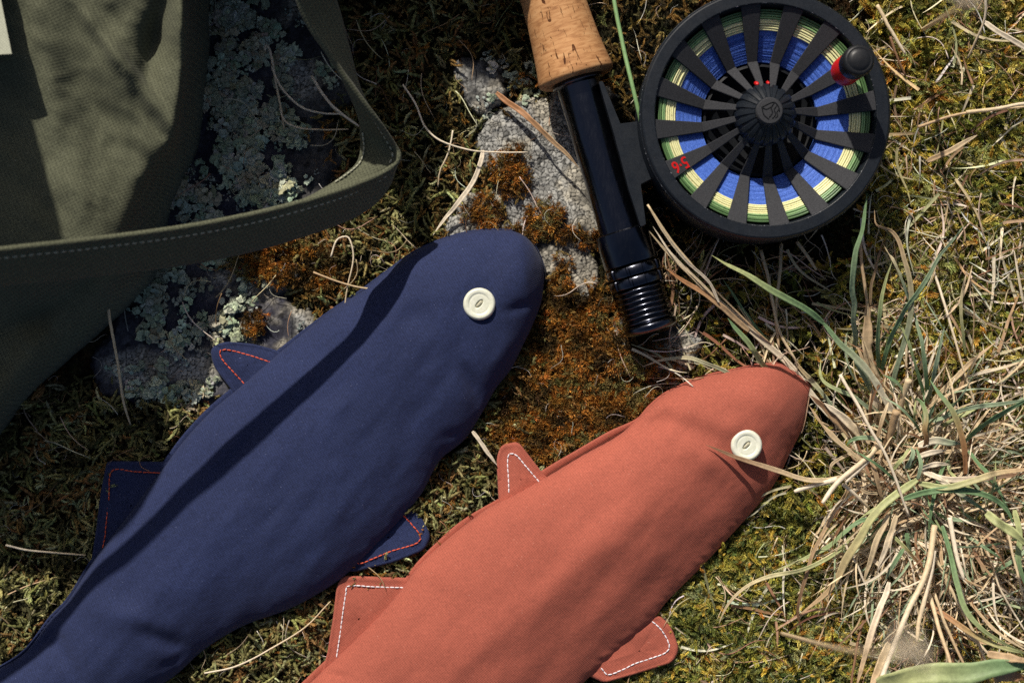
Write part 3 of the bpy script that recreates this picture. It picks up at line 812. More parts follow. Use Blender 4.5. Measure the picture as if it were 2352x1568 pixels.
button(rootO, 1714, 1022, zo(1714, 1022) + 6, 36, .8, M['button'], M['cream_thread'])

# ------------------------------------------------------------------ fly rod
M['black_metal'] = mat('black anodised aluminium', (.075, .08, .10), .2, 1.0, .5, .0)
n_ = noise_node(M['black_metal'], U/5., 3, stretch=(1, .25, 1))
lk(M['black_metal'], ramp(M['black_metal'], n_.outputs['Fac'], [(.3, (.15,)*3), (.7, (.27,)*3)]).outputs[0], bsdf(M['black_metal']).inputs['Roughness'])
lk(M['black_metal'], bump(M['black_metal'], n_.outputs['Fac'], .06, .2*S), bsdf(M['black_metal']).inputs['Normal'])
def satin(name, base, rough, chips=True, spec=.55, metal=0.0):
    m = mat(name, base, rough, metal, spec); b = bsdf(m)
    n = noise_node(m, U/2.6, 2); n2 = noise_node(m, U/30., 6, .75)
    c = ramp(m, n.outputs['Fac'], [(.35, tuple(v*.8 for v in base)), (.75, tuple(v*1.35 for v in base))])
    col = c.outputs[0]
    if chips:
        n3 = noise_node(m, U/11., 5, .8)
        g = ramp(m, n3.outputs['Fac'], [(.705, (0, 0, 0)), (.74, (1, 1, 1))])
        col = mixc(m, 'MIX', g.outputs[0], col, (.26, .27, .30))
    lk(m, col, b.inputs['Base Color'])
    lk(m, bump(m, n.outputs['Fac'], .25, .35*S), b.inputs['Normal'])
    r = ramp(m, n2.outputs['Fac'], [(.3, (rough - .08,)*3), (.7, (rough + .12,)*3)]); lk(m, r.outputs[0], b.inputs['Roughness'])
    return m
M['satin'] = satin('satin black metal', (.010, .013, .018), .40, spec=.28)
M['satin_plain'] = satin('satin grey metal', (.042, .043, .047), .6, False, spec=.04)
M['satin_dark'] = satin('dark satin metal', (.006, .007, .009), .5, False, spec=.15)

ZR = 90.0
a0 = P(1324, 181, ZR); a1 = P(1497, 760, ZR)
ax = (a1 - a0)/np.linalg.norm(a1 - a0); e1 = np.cross(ax, [0, 0, 1.]); e1 /= np.linalg.norm(e1); e2 = np.cross(e1, ax)
KR = (HC - ZR)/HC
AX = (e1, e2, ax)
def rl(mb, prof, n=64, wob=None):
    v, f = lathe([(r*KR, s*KR) for r, s in prof], n, a0, AX, wob=wob); mb.add(v, f); return mb

m = mat('cork', (.55, .33, .16), .75, spec=.25); M['cork'] = m; b = bsdf(m)
tc = nd(m, 'ShaderNodeTexCoord'); mp = nd(m, 'ShaderNodeMapping'); mp.vector_type = 'TEXTURE'
mp.inputs['Rotation'].default_value = (0, 0, math.atan2(ax[1], ax[0])); lk(m, tc.outputs['Object'], mp.inputs['Vector'])
mp2 = nd(m, 'ShaderNodeMapping'); mp2.inputs['Scale'].default_value = (1, .22, .22); lk(m, mp.outputs[0], mp2.inputs['Vector'])
g1 = nd(m, 'ShaderNodeTexNoise'); g1.inputs['Scale'].default_value = U/7.; g1.inputs['Detail'].default_value = 5; g1.inputs['Distortion'].default_value = .6
lk(m, mp2.outputs[0], g1.inputs['Vector'])
mp3 = nd(m, 'ShaderNodeMapping'); mp3.inputs['Scale'].default_value = (.30, 1, 1); lk(m, mp.outputs[0], mp3.inputs['Vector'])
vo = nd(m, 'ShaderNodeTexNoise'); vo.inputs['Scale'].default_value = U/8.; vo.inputs['Detail'].default_value = 4; vo.inputs['Distortion'].default_value = 1.0
lk(m, mp3.outputs[0], vo.inputs['Vector'])
g2 = nd(m, 'ShaderNodeTexNoise'); g2.inputs['Scale'].default_value = U/90.; lk(m, mp.outputs[0], g2.inputs['Vector'])
c1 = ramp(m, g1.outputs['Fac'], [(.22, (.28, .125, .05)), (.42, (.45, .22, .09)), (.55, (.55, .29, .125)), (.8, (.62, .36, .17))])
c2 = ramp(m, vo.outputs['Fac'], [(.0, (1, 1, 1)), (.63, (1, 1, 1)), (.67, (.22, .13, .07)), (.8, (.12, .07, .04))])
c3 = ramp(m, g2.outputs['Fac'], [(.3, (.85, .82, .8)), (.7, (1.1, 1.1, 1.1))])
lk(m, mixc(m, 'MULTIPLY', 1, mixc(m, 'MULTIPLY', 1, c1.outputs[0], c2.outputs[0]), c3.outputs[0]), b.inputs['Base Color'])
c4 = ramp(m, vo.outputs['Fac'], [(.62, (1, 1, 1)), (.68, (0, 0, 0))])
lk(m, bump(m, c4.outputs[0], .8, 2.0*S, bump(m, g1.outputs['Fac'], .25, 1.2*S)), b.inputs['Normal'])

rod = thing('fly_rod', a0*np.array([1, 1, 0]), 'fly rod butt with a flared cork grip and glossy black reel seat', 'fishing rod')
mb = MB(); rl(mb, [(20, -1500), (66, -1480), (70, -1200), (80, -700), (78, -420), (74, -260), (73, -190), (75, -130), (79, -80), (84, -38), (87.5, -16), (88.5, -6), (87, -1), (82, 3), (56, 4), (46, 3)], 80,
    wob=lambda a, h: 1 + .004*np.sin(a*3 + h*.05))
mb.obj('cork_grip', M['cork'], rod)
mb = MB(); rl(mb, [(12, -2600), (15, -1500), (15, -1480)], 20); mb.obj('rod_blank', M['black_metal'], rod)
mb = MB(); rl(mb, [(46, 0), (58, 1), (60, 4), (60, 12), (57, 15), (52, 16), (51, 17), (51, 366), (49, 368)], 80); mb.obj('reel_seat', M['black_metal'], rod, auto=35)
mb = MB(); rl(mb, [(50, 364), (61, 365), (63.5, 368), (63.5, 440), (62, 443), (52, 444)], 80); mb.obj('sliding_hood', M['black_metal'], rod, auto=35)
def lockring(s0):
    mb = MB()
    def wob(a, h): return 1 - .045*(np.cos(a*10) > .72) * np.ones_like(h)
    rl(mb, [(52, s0), (61, s0 + 1), (63, s0 + 4), (63, s0 + 19), (61, s0 + 22), (54, s0 + 23)], 160, wob); return mb.obj('locking_ring', M['black_metal'], rod, auto=35)
lockring(448); lockring(474)
mb = MB(); pr = [(50, 494)]
for i in range(7):
    s0 = 499 + i*12.2; pr += [(51, s0), (56, s0 + 2.2), (58, s0 + 4.6), (58, s0 + 6), (56, s0 + 8.4), (51, s0 + 10.6)]
pr += [(51, 586)]; rl(mb, pr, 72); mb.obj('threaded_barrel', M['black_metal'], rod)
mb = MB(); rl(mb, [(50, 584), (60, 585), (62, 589), (62, 595), (58, 601), (48, 606), (20, 607), (.5, 607)], 72); mb.obj('butt_cap', M['black_metal'], rod)

# ------------------------------------------------------------------ fly reel
CX, CY, ZT = 1759, 263, 232.
C0 = P(CX, CY, ZT); KK = (HC - ZT)/HC; C0z = np.array([C0[0], C0[1], 0.])
reel = thing('fly_reel', C0z, 'black fly reel wound with blue backing and yellow green line', 'fishing reel')
def rv(mb, prof, n=96, wob=None):
    v, f = lathe([(r*KK, z) for r, z in prof], n, C0z, wob=wob); mb.add(v, f); return mb
def polar(r, deg, z):     # clockwise from the top of the plan
    a = math.radians(deg); return np.array([C0[0] + r*KK*math.sin(a), C0[1] + r*KK*math.cos(a), z])
mb = MB(); rv(mb, [(247, 190), (254, ZT - 6), (255.5, ZT), (257, ZT + .6), (281, ZT + .6), (284, ZT - 1.2), (288, ZT - 8), (289, ZT - 13), (289, ZT - 26), (286, ZT - 29), (250, ZT - 30), (247, 190)], 160)
mb.obj('spool_rim', M['satin'], reel, auto=18)
mb = MB(); rv(mb, [(284, ZT - 30), (288, ZT - 36), (288, 92), (284, 80), (270, 74), (10, 74)], 160); mb.obj('frame', M['satin'], reel, auto=40)
mb = MB(); rv(mb, [(252, 190), (250, 150), (243, 110), (132, 108), (132, 150), (126, 152)], 120); mb.obj('spool_drum', M['satin_dark'], reel, auto=40)
M['worn'] = m = satin('chipped black edge', (.010, .013, .018), .38, False, spec=.3); n3 = noise_node(m, U/7., 6, .85)
g = ramp(m, n3.outputs['Fac'], [(.585, (0, 0, 0)), (.62, (1, 1, 1))]); lk(m, mixc(m, 'MIX', g.outputs[0], (.011, .014, .019), (.30, .31, .34)), bsdf(m).inputs['Base Color'])
mb = MB(); rv(mb, [(287.2, ZT - 7.4), (288.9, ZT - 8), (289.6, ZT - 11), (289.6, ZT - 14)], 160); mb.obj('rim_lip', M['worn'], reel)
mb = MB(); rv(mb, [(254.6, ZT - 1.6), (255.4, ZT + .7), (256.6, ZT + 1.0)], 160); mb.obj('rim_inner_edge', M['worn'], reel)
# outer spokes: dished down towards the hub
def spoke_mesh(deg, name, r0, r1, w0, w1, z0, z1, th, m):
    a = math.radians(deg); d = np.array([math.sin(a), math.cos(a), 0]); s = np.array([d[1], -d[0], 0]); V = []
    n = 7
    for i in range(n):
        t = i/(n-1.); r = (r0 + (r1 - r0)*t)*KK; w = (w0 + (w1 - w0)*t)*KK/2; z = z0 + (z1 - z0)*t
        c = np.array([C0[0], C0[1], 0]) + d*r
        V.append([c - s*w + [0, 0, z - th], c - s*w + [0, 0, z - 1.4], c - s*(w - 1.4) + [0, 0, z], c + s*(w - 1.4) + [0, 0, z], c + s*w + [0, 0, z - 1.4], c + s*w + [0, 0, z - th]])
    v, f = gridmesh(np.array(V), closed_v=True); f = list(f) + [tuple(range(6)), tuple(range((n-1)*6, n*6))[::-1]]
    return MB().add(v, f).obj(name, m, reel, smooth=False)
NS = 16; OFF = 15.0; ZS = 162.
for i in range(NS):
    dg = OFF + i*22.5
    spoke_mesh(dg, 'spoke', 258, 136, 47, 23, ZT - 2, ZS, 6, M['satin_plain'])
    spoke_mesh(dg + 0.0, 'inner_spoke', 137, 66, 24, 13, ZS - .6, 226, 8, M['satin_plain'])
# line on the spool
cols = [(.62, .62, .30)]*6 + [(.30, .40, .17), (.14, .24, .10), (.10, .19, .08)]
M['line_yellow'] = mat('pale yellow fly line', (.74, .72, .38), .35); M['line_green'] = mat('green fly line', (.20, .34, .14), .35); M['line_dark'] = mat('dark green fly line', (.07, .14, .05), .35)
for m in (M['line_yellow'], M['line_green'], M['line_dark']):
    n_ = noise_node(m, U/12., 4, .7); bc = bsdf(m).inputs['Base Color'].default_value[:3]
    lk(m, ramp(m, n_.outputs['Fac'], [(.27, tuple(v*.55 for v in bc)), (.42, bc), (.7, tuple(v*1.12 for v in bc))]).outputs[0], bsdf(m).inputs['Base Color'])
def ring(r, z, rad, m, name, seed):
    rr = np.random.RandomState(seed); n = 120; a = np.linspace(0, 2*np.pi, n, endpoint=False); ph = rr.uniform(0, 6.28, 3)
    rw = r + .5*np.sin(a*2 + ph[0]) + .3*np.sin(a*5 + ph[1]); zz = z + .7*np.sin(a*3 + ph[2])
    k = 6; b = np.linspace(0, 2*np.pi, k, endpoint=False)
    V = np.stack([(C0[0] + (rw[:, None] + rad*np.cos(b))*KK*np.cos(a)[:, None]), (C0[1] + (rw[:, None] + rad*np.cos(b))*KK*np.sin(a)[:, None]), zz[:, None] + rad*np.sin(b)], -1)
    v, f = gridmesh(V, closed_u=True, closed_v=True); return MB().add(v, f).obj(name, m, reel)
def LZ(r): return ZS + (ZT - 2 - ZS)*(r - 136)/122. - 8
for i in range(9):
    mm = M['line_yellow'] if i < 5 else (M['line_green'] if i < 7 else M['line_dark'])
    ring(205 + i*4.9, LZ(205 + i*4.9) - 3 + (i % 2)*1.2, 2.75, mm, 'line_coil', i)
M['backing'] = m = mat('blue backing line', (.045, .085, .46), .55, spec=.35)
n_ = noise_node(m, U/3., 3, .7); lk(m, ramp(m, n_.outputs['Fac'], [(.3, (.03, .08, .36)), (.6, (.09, .20, .66)), (.8, (.24, .36, .78))]).outputs[0], bsdf(m).inputs['Base Color'])
lk(m, bump(m, n_.outputs['Fac'], .4, .8*S), bsdf(m).inputs['Normal'])
mb = MB(); rr = np.random.RandomState(4); pr = [(136, 140)]; r_ = 137.
while r_ < 202: zl_ = LZ(r_) - 2; pr += [(r_, zl_ - 1.4 + rr.uniform(-1, .4)), (r_ + .8, zl_ + rr.uniform(-.8, .4)), (r_ + 1.6, zl_ - 1.4 + rr.uniform(-1, .4))]; r_ += 1.9
pr += [(203, 150)]; rv(mb, pr, 128, wob=lambda a, h: 1 + .0016*np.sin(a*7 + h)); mb.obj('backing_line', M['backing'], reel)
# hub
mb = MB()
rv(mb, [(70, 205), (70, 234), (66, 243), (50, 257), (33, 268), (31, 272)], 20*8, wob=lambda a, h: 1 - .075*(np.abs(np.sin(a*10)) > .86)*np.ones_like(h)*(h > 215)); mb.obj('hub_cap', M['satin'], reel, auto=30)
mb = MB(); rv(mb, [(31, 262), (31, 277), (28, 280.5), (24, 280.8), (.5, 281)], 48); logo_base = mb.obj('hub_badge', M['satin_plain'], reel, auto=40)
hc = np.array([C0[0], C0[1], 281.2])
def strokes(lines, name, rad, m, parent, fr):
    mb = MB()
    for L in lines:
        p = curve([(x, y, 0) for x, y in L], 14) if len(L) > 2 else np.array([(x, y, 0.) for x, y in L])
        q = np.array([fr(a[0], a[1]) for a in p]); v, f = tube(q, rad, 6); mb.add(v, f)
    return mb.obj(name, m, parent)
def frb(x, y):
    a = math.radians(-14); return hc + np.array([x*math.cos(a) - y*math.sin(a), x*math.sin(a) + y*math.cos(a), 0])
strokes([[(-19, 2), (-6, 14), (4, 19), (14, 14), (20, 3)], [(-19, 2), (-9, 1), (-2, 6), (3, 12)], [(4, 17), (1, 6), (6, -2), (2, -14)], [(11, 14), (8, 4), (13, -4), (9, -15)], [(17, 8), (15, 0), (18, -6), (15, -12)], [(-17, 0), (-10, -12), (2, -18)]], 'emblem', 1.15, M['satin_dark'], logo_base, frb)
# dark axle well and two red drag markers
mb = MB(); rv(mb, [(130, 140), (90, 118), (60, 116)], 64); mb.obj('axle_well', M['satin_dark'], reel)
M['red'] = mat('red paint', (.55, .012, .012), .35)
for dg, w in ((-14, 5), (6, 4)):
    p = polar(80, dg, 205); q = polar(72, dg, 226); v, f = capsule(p, q, w, 8); MB().add(v, f).obj('drag_marker', M['red'], reel)
# size lettering on one spoke
sd = OFF + 10*22.5
ft = bpy.data.curves.new('size_lettering', 'FONT'); ft.body = '5\u00b76'; ft.size = 37*S; ft.align_x = 'CENTER'; ft.align_y = 'CENTER'; ft.extrude = .4*S; ft.offset = .5*S
ft.materials.append(M['red']); fo = bpy.data.objects.new('size_lettering', ft); COL.objects.link(fo); fo.parent = reel
tr = (224 - 136)/(258. - 136); pz = ZS + (ZT - 2 - ZS)*tr
pos = polar(224, sd, pz + .7); tiltv = math.atan2((ZT - 2 - ZS), (258 - 136)*KK)
dvec = Vector((math.sin(math.radians(sd)), math.cos(math.radians(sd)), math.tan(tiltv))).normalized()      # outward along the spoke
xa = dvec; za = Vector((0, 0, 1)) - xa*xa.z; za.normalize(); ya = za.cross(xa)
MTX = Matrix.Translation(Vector(((pos - C0z)*S).tolist())) @ Matrix((xa, ya, za)).transposed().to_4x4()
bpy.context.view_layer.update()
me_ = bpy.data.meshes.new_from_object(fo.evaluated_get(bpy.context.evaluated_depsgraph_get())); bpy.data.objects.remove(fo)
fo = bpy.data.objects.new('size_lettering', me_); COL.objects.link(fo); fo.parent = reel; fo.matrix_local = MTX
if not me_.materials: me_.materials.append(M['red'])
# handle
hz = ZT - 8; hp = P(1938, 167, ZT)
def rh(mb, prof, n=40):
    v, f = lathe([(r*KK, z) for r, z in prof], n, np.array([hp[0], hp[1], 0])); mb.add(v, f); return mb
mb = MB(); rh(mb, [(25, hz), (27, hz + 4), (27, hz + 22)]); hn = mb.obj('handle_base', M['satin_dark'], reel, auto=40)
mb = MB(); rh(mb, [(30, hz + 20), (33.5, hz + 23), (33.5, hz + 88), (32, hz + 90)]); mb.obj('red_band', M['red'], reel, auto=40)
M['rubber'] = satin('worn black grip', (.012, .013, .015), .4, True, spec=.3)
mb = MB(); rh(mb, [(30, hz + 89), (33, hz + 92), (34, hz + 100), (35.5, hz + 120), (35.5, hz + 134), (33, hz + 143), (26, hz + 148), (25, hz + 146.5), (23.5, hz + 148.5), (16, hz + 151), (.5, hz + 152)]); mb.obj('handle_knob', M['rubber'], reel)
# foot and bracket
foot = rounded([(1375, 188), (1384, 186), (1425, 284), (1472, 278), (1500, 300), (1500, 410), (1472, 424), (1484, 516), (1472, 522), (1444, 436), (1409, 305)], 3, 3)
v, f = extrude(foot, 96, 150); MB().add(v, f).obj('reel_foot', M['satin'], reel, smooth=False)
# loose line leading up out of the reel
lp = curve([(1395, -260, 150), (1408, -20, 175), (1432, 110, 188), (1452, 195, 200), (1468, 262, 196), (1476, 300, 180)], 40)
v, f = tube(PA(lp[:, 0], lp[:, 1], lp[:, 2]), 4.6, 10); MB().add(v, f).obj('fly_line', M['line_green'], reel)

# ------------------------------------------------------------------ canvas bag
bag = thing('canvas_bag', P(200, 300, 0), 'olive green canvas bag with a stitched shoulder strap lying on the stones', 'bag')
def bag_z(x, y):
    z = 300 + 60*sm(380, -200, x) + 60*sm(500, -100, y)
    u = (x*.66 + y*.75); v = (x*.75 - y*.66)        # v across the diagonal fold
    z = z + (fbm(x/190., y/260., 51, 3) - .5)*60 + (fbm(u/220., v/60., 52, 3) - .5)*18 + (fbm(x/45., y/60., 58, 3) - .5)*3 - 16*np.abs(fbm(u/150., v/70., 62, 3) - .5)*2 - 4*np.abs(fbm(x/80., y/120., 64, 3) - .5)*2
    z += crease(x, y, 140, -40, 425, 330, 17, 30) + crease(x, y, 120, 60, 300, 420, 40, -18)      # raised diagonal ridge
    z += crease(x, y, 200, -60, 460, 250, 40, -14)
    z += crease(x, y, 420, 350, 300, 620, 46, -95) + crease(x, y, 400, -80, 330, 200, 26, -40)
    z += crease(x, y, 360, 120, 415, 300, 24, 16) + crease(x, y, 90, 120, 220, 560, 46, 22)
    z += crease(x, y, 30, 760, 300, 560, 30, -30) + crease(x, y, 0, 880, 170, 700, 26, 14)
    z -= 150*sm(560, 760, y)
    return z
ny, nx = 300, 130
ys = np.linspace(-900, 1200, ny); V = np.zeros((ny, nx, 3)); s = np.linspace(0, 1, nx)
for j, yy in enumerate(ys):
    xe = bagedge(yy) + 5*(fbm(np.array(yy/60.), np.array(3.), 3) - .5)
    x0 = -1100.; xs = xe + (x0 - xe)*(s**1.35); z = bag_z(xs, yy + 0*xs); d = xe - xs
    roll = np.sqrt(np.clip(1 - (1 - np.clip(d/(26. + 50*float(sm(290, 400, yy))), 0, 1))**2, 0, 1))
    z = 6 + (z - 6)*(.42 + .58*roll); V[j] = PA(xs, yy + 0*xs, z)
    V[j, 0, 2] = 4; V[j, 0, :2] = V[j, 1, :2] - [6, 0]
v, f = gridmesh(V); bb = MB().add(v, f).obj('front_panel', M['olive'], bag)
def pillow(x0, x1, y0, y1, h, name, seed):
    """unseen padded block, added to cast shade: layout units (world x, y)"""
    n = 60; u = np.linspace(-1, 1, n); Ug, Vg = np.meshgrid(u, u, indexing='ij')
    q = (1 - np.abs(Ug)**5).clip(0)**.3 * (1 - np.abs(Vg)**5).clip(0)**.3
    X = (x0 + x1)/2 + (x1 - x0)/2*Ug; Y = (y0 + y1)/2 + (y1 - y0)/2*Vg
    Z = h*q*(.92 + .12*fbm(Ug*3 + 4, Vg*3 + 4, seed))
    v, f = gridmesh(np.stack([X, Y, Z], -1)); return MB().add(v, f).obj(name, M['olive'], bag)
pillow(-900, -290, 795, 1750, 545, 'shade_block_mid', 4)  # added out of view to throw shade over the strap loop
pillow(-300, 75, 955, 1500, 425, 'shade_block_right', 6)  # unseen lump added so its shadow crosses the stone and cork
pillow(-2300, -1140, 800, 965, 1250, 'shade_block_left', 5)  # tall unseen slab, added to keep the bag's left side in shadow
# pale flap corner
fl = curve([(-140, -60), (-60, 20), (6, 100), (22, 122)], 12)
V = []
for i, yy in enumerate(np.linspace(-160, 124, 16)):
    xe = np.interp(yy, [-160, 0, 124], [-14, 2, 27]); V.append(PA(np.linspace(-220, xe, 12), np.full(12, yy) + np.linspace(14, 0, 12), 425 + 10*np.sin(np.linspace(0, 2, 12)) + yy*.05))
v, f = gridmesh(np.array(V)); MB().add(v, f).obj('flap', M['pale_canvas'], bag)

# strap: a band folded over a rolled hem
T = [(-1300, 880, 880), (-820, 740, 780), (-420, 640, 690), (-200, 600, 650), (0, 574, 590), (200, 552, 520), (400, 526, 452), (560, 497, 396), (700, 463, 350), (800, 432, 297), (868, 404, 231), (905, 380, 221), (916, 360, 221), (905, 335, 227), (862, 272, 292), (800, 190, 345), (752, 118, 385), (712, 60, 420), (684, -10, 460), (650, -150, 540), (560, -420, 480)]
OUT = [(-1300, 975, 820), (-820, 835, 720), (-420, 740, 628), (-200, 692, 588), (0, 655, 528), (200, 634, 458), (400, 610, 390), (560, 580, 334), (700, 540, 292), (800, 503, 227), (858, 468, 166), (893, 425, 156), (905, 385, 133), (903, 345, 148), (866, 282, 210), (826, 205, 250), (800, 110, 290), (782, 40, 322), (765, -20, 360), (730, -160, 440), (660, -430, 380)]
INN = [(-1300, 888, 846), (-820, 748, 746), (-420, 650, 656), (-200, 606, 616), (0, 580, 556), (200, 556, 486), (400, 528, 418), (560, 496, 366), (680, 462, 329), (745, 430, 265), (790, 400, 245), (818, 374, 211), (827, 345, 215), (826, 310, 235), (822, 270, 260), (790, 195, 310), (745, 118, 360), (706, 60, 395), (680, -10, 435), (646, -150, 515), (556, -420, 460)]
n = 244; pt = curve([(i, 0, 0) for i in range(len(T))], n)[:, 0]
def rs(L):
    a = np.array(L, float); i = np.arange(len(L)); 
    from_ = np.clip(pt, 0, len(L) - 1.0001); k = from_.astype(int); t = (from_ - k)[:, None]
    p0 = a[np.clip(k - 1, 0, len(L)-1)]; p1 = a[k]; p2 = a[np.clip(k+1, 0, len(L)-1)]; p3 = a[np.clip(k+2, 0, len(L)-1)]
    return .5*((2*p1) + (-p0 + p2)*t + (2*p0 - 5*p1 + 4*p2 - p3)*t*t + (-p0 + 3*p1 - 3*p2 + p3)*t**3)
Tt, Oo, Ii = rs(T), rs(OUT), rs(INN)
T3, O3, I3 = (PA(q[:, 0], q[:, 1], q[:, 2]) for q in (Tt, Oo, Ii))
def band(A, Bq, name, bulge, seed):
    w = np.linspace(0, 1, 14); V = A[:, None]*(1 - w)[None, :, None] + Bq[:, None]*w[None, :, None]
    ii = np.arange(n)[:, None]/14.
    V[..., 2] += bulge*np.sin(np.pi*w)[None] + (fbm(ii + 0*w[None], w[None]*2 + 0*ii, seed, 3) - .5)*7
    Vb = V.copy(); nn = np.cross(np.gradient(V, axis=0), np.gradient(V, axis=1)); nn /= np.linalg.norm(nn, axis=2)[..., None] + 1e-9
    Vb -= nn*4
    v, f = gridmesh(np.concatenate([V, Vb[:, ::-1]], 1), closed_v=True); return MB().add(v, f).obj(name, M['olive'], bag)
so = band(T3, O3, 'strap', 6, 71); si = band(T3, I3, 'strap_lining', 3, 72)
v, f = tube(T3 + [0, 0, 3], 6.2, 10); MB().add(v, f).obj('strap_hem', M['olive'], bag)
v, f = tube(T3*.93 + O3*.07 + [0, 0, 2], 4.6, 8); MB().add(v, f).obj('strap_hem', M['olive'], bag)
def strap_stitch(A, Bq, w, i0, i1, parent, lift, step=15):
    path = (A*(1 - w) + Bq*w)[i0:i1] + [0, 0, lift]; d = np.r_[0, np.cumsum(np.linalg.norm(np.diff(path, axis=0), axis=1))]; s0 = 4
    key = 'ss'
    if key not in stitches.mesh:
        v, f = capsule((-5, 0, 0), (5, 0, 0), 2.2, 6); stitches.mesh[key] = MB().add(v, f).mesh('stitch', M['thread_olive'])
    org = worldorigin(parent)
    while s0 < d[-1] - 8:
        p = np.array([np.interp(s0, d, path[:, k]) for k in range(3)]); q = np.array([np.interp(s0 + 6, d, path[:, k]) for k in range(3)]); t = q - p
        o = bpy.data.objects.new('stitch', stitches.mesh[key]); COL.objects.link(o); o.parent = parent
        o.location = Vector(((p - org)*S).tolist()); o.rotation_euler = (0, -math.atan2(t[2], math.hypot(t[0], t[1])), math.atan2(t[1], t[0])); s0 += step
strap_stitch(T3, O3, .25, 46, 150, so, 11)
strap_stitch(T3, I3, .16, 136, 174, si, 5); strap_stitch(T3, I3, .90, 114, 164, si, 5, 11)

# ------------------------------------------------------------------ grass tuft and loose stalks
GREEN, GREY, YG, STR, PALE, TAN, BRN, RUS = (.21, .34, .16), (.37, .46, .29), (.50, .53, .24), (.78, .62, .39), (.92, .80, .61), (.60, .42, .24), (.28, .15, .08), (.48, .23, .10)
CT = np.array([2110., 1085.])
def blade_mesh(pts, w, c0, c1, z, twist, rr, kind, parent, name, curlv=.35):
    """kind 'leaf': folded ribbon with thickness; 'stalk': round straw"""
    n = max(10, 5*len(pts)); c = curve([(p[0], p[1], 0) for p in pts], n)
    t = np.linspace(0, 1, n)
    zz = z(t); path = PA(c[:, 0], c[:, 1], zz)
    jit = fbm(t*7 + rr.uniform(0, 50), t*0 + 1, 3) - .5
    path[:, 0] += jit*2.5
    prof = np.interp(t, [0, .06, .55, .85, 1], [.55, .9, 1, .62, .06]) if kind == 'leaf' else np.interp(t, [0, .9, 1], [1, .8, .55])
    wv = w*.5*prof*(1 + .12*(fbm(t*9 + rr.uniform(0, 50), t*0, 7) - .5))
    mix = sm(.1, .95, t)[:, None]; colr = np.array(c0)*(1 - mix) + np.array(c1)*mix
    colr = colr*(1 + .18*(fbm(t*12 + rr.uniform(0, 90), t*0, 2) - .5))[:, None]
    if kind == 'stalk':
        v, f = tube(path, wv, 8); cc = np.repeat(colr, 8, 0)
        return MB().add(v, f, cc).obj(name, M['blade'], parent, colors=True)
    d = np.gradient(path, axis=0); d /= np.linalg.norm(d, axis=1)[:, None] + 1e-9
    s = np.cross(d, [0, 0, 1.]); s /= np.linalg.norm(s, axis=1)[:, None] + 1e-9; u = np.cross(s, d)
    tw = twist[0] + twist[1]*t + .35*jit*4
    off = s*np.cos(tw)[:, None] + u*np.sin(tw)[:, None]; nm = np.cross(d, off)
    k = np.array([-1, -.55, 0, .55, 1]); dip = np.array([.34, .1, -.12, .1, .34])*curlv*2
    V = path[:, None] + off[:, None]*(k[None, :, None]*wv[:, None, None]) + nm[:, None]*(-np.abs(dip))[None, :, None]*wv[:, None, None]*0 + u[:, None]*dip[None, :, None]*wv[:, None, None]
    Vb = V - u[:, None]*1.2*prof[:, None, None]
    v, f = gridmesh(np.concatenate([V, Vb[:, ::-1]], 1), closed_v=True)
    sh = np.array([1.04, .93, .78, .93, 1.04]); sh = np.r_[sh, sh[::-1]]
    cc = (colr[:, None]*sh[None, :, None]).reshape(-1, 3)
    return MB().add(v, f, cc).obj(name, M['blade'], parent, colors=True)

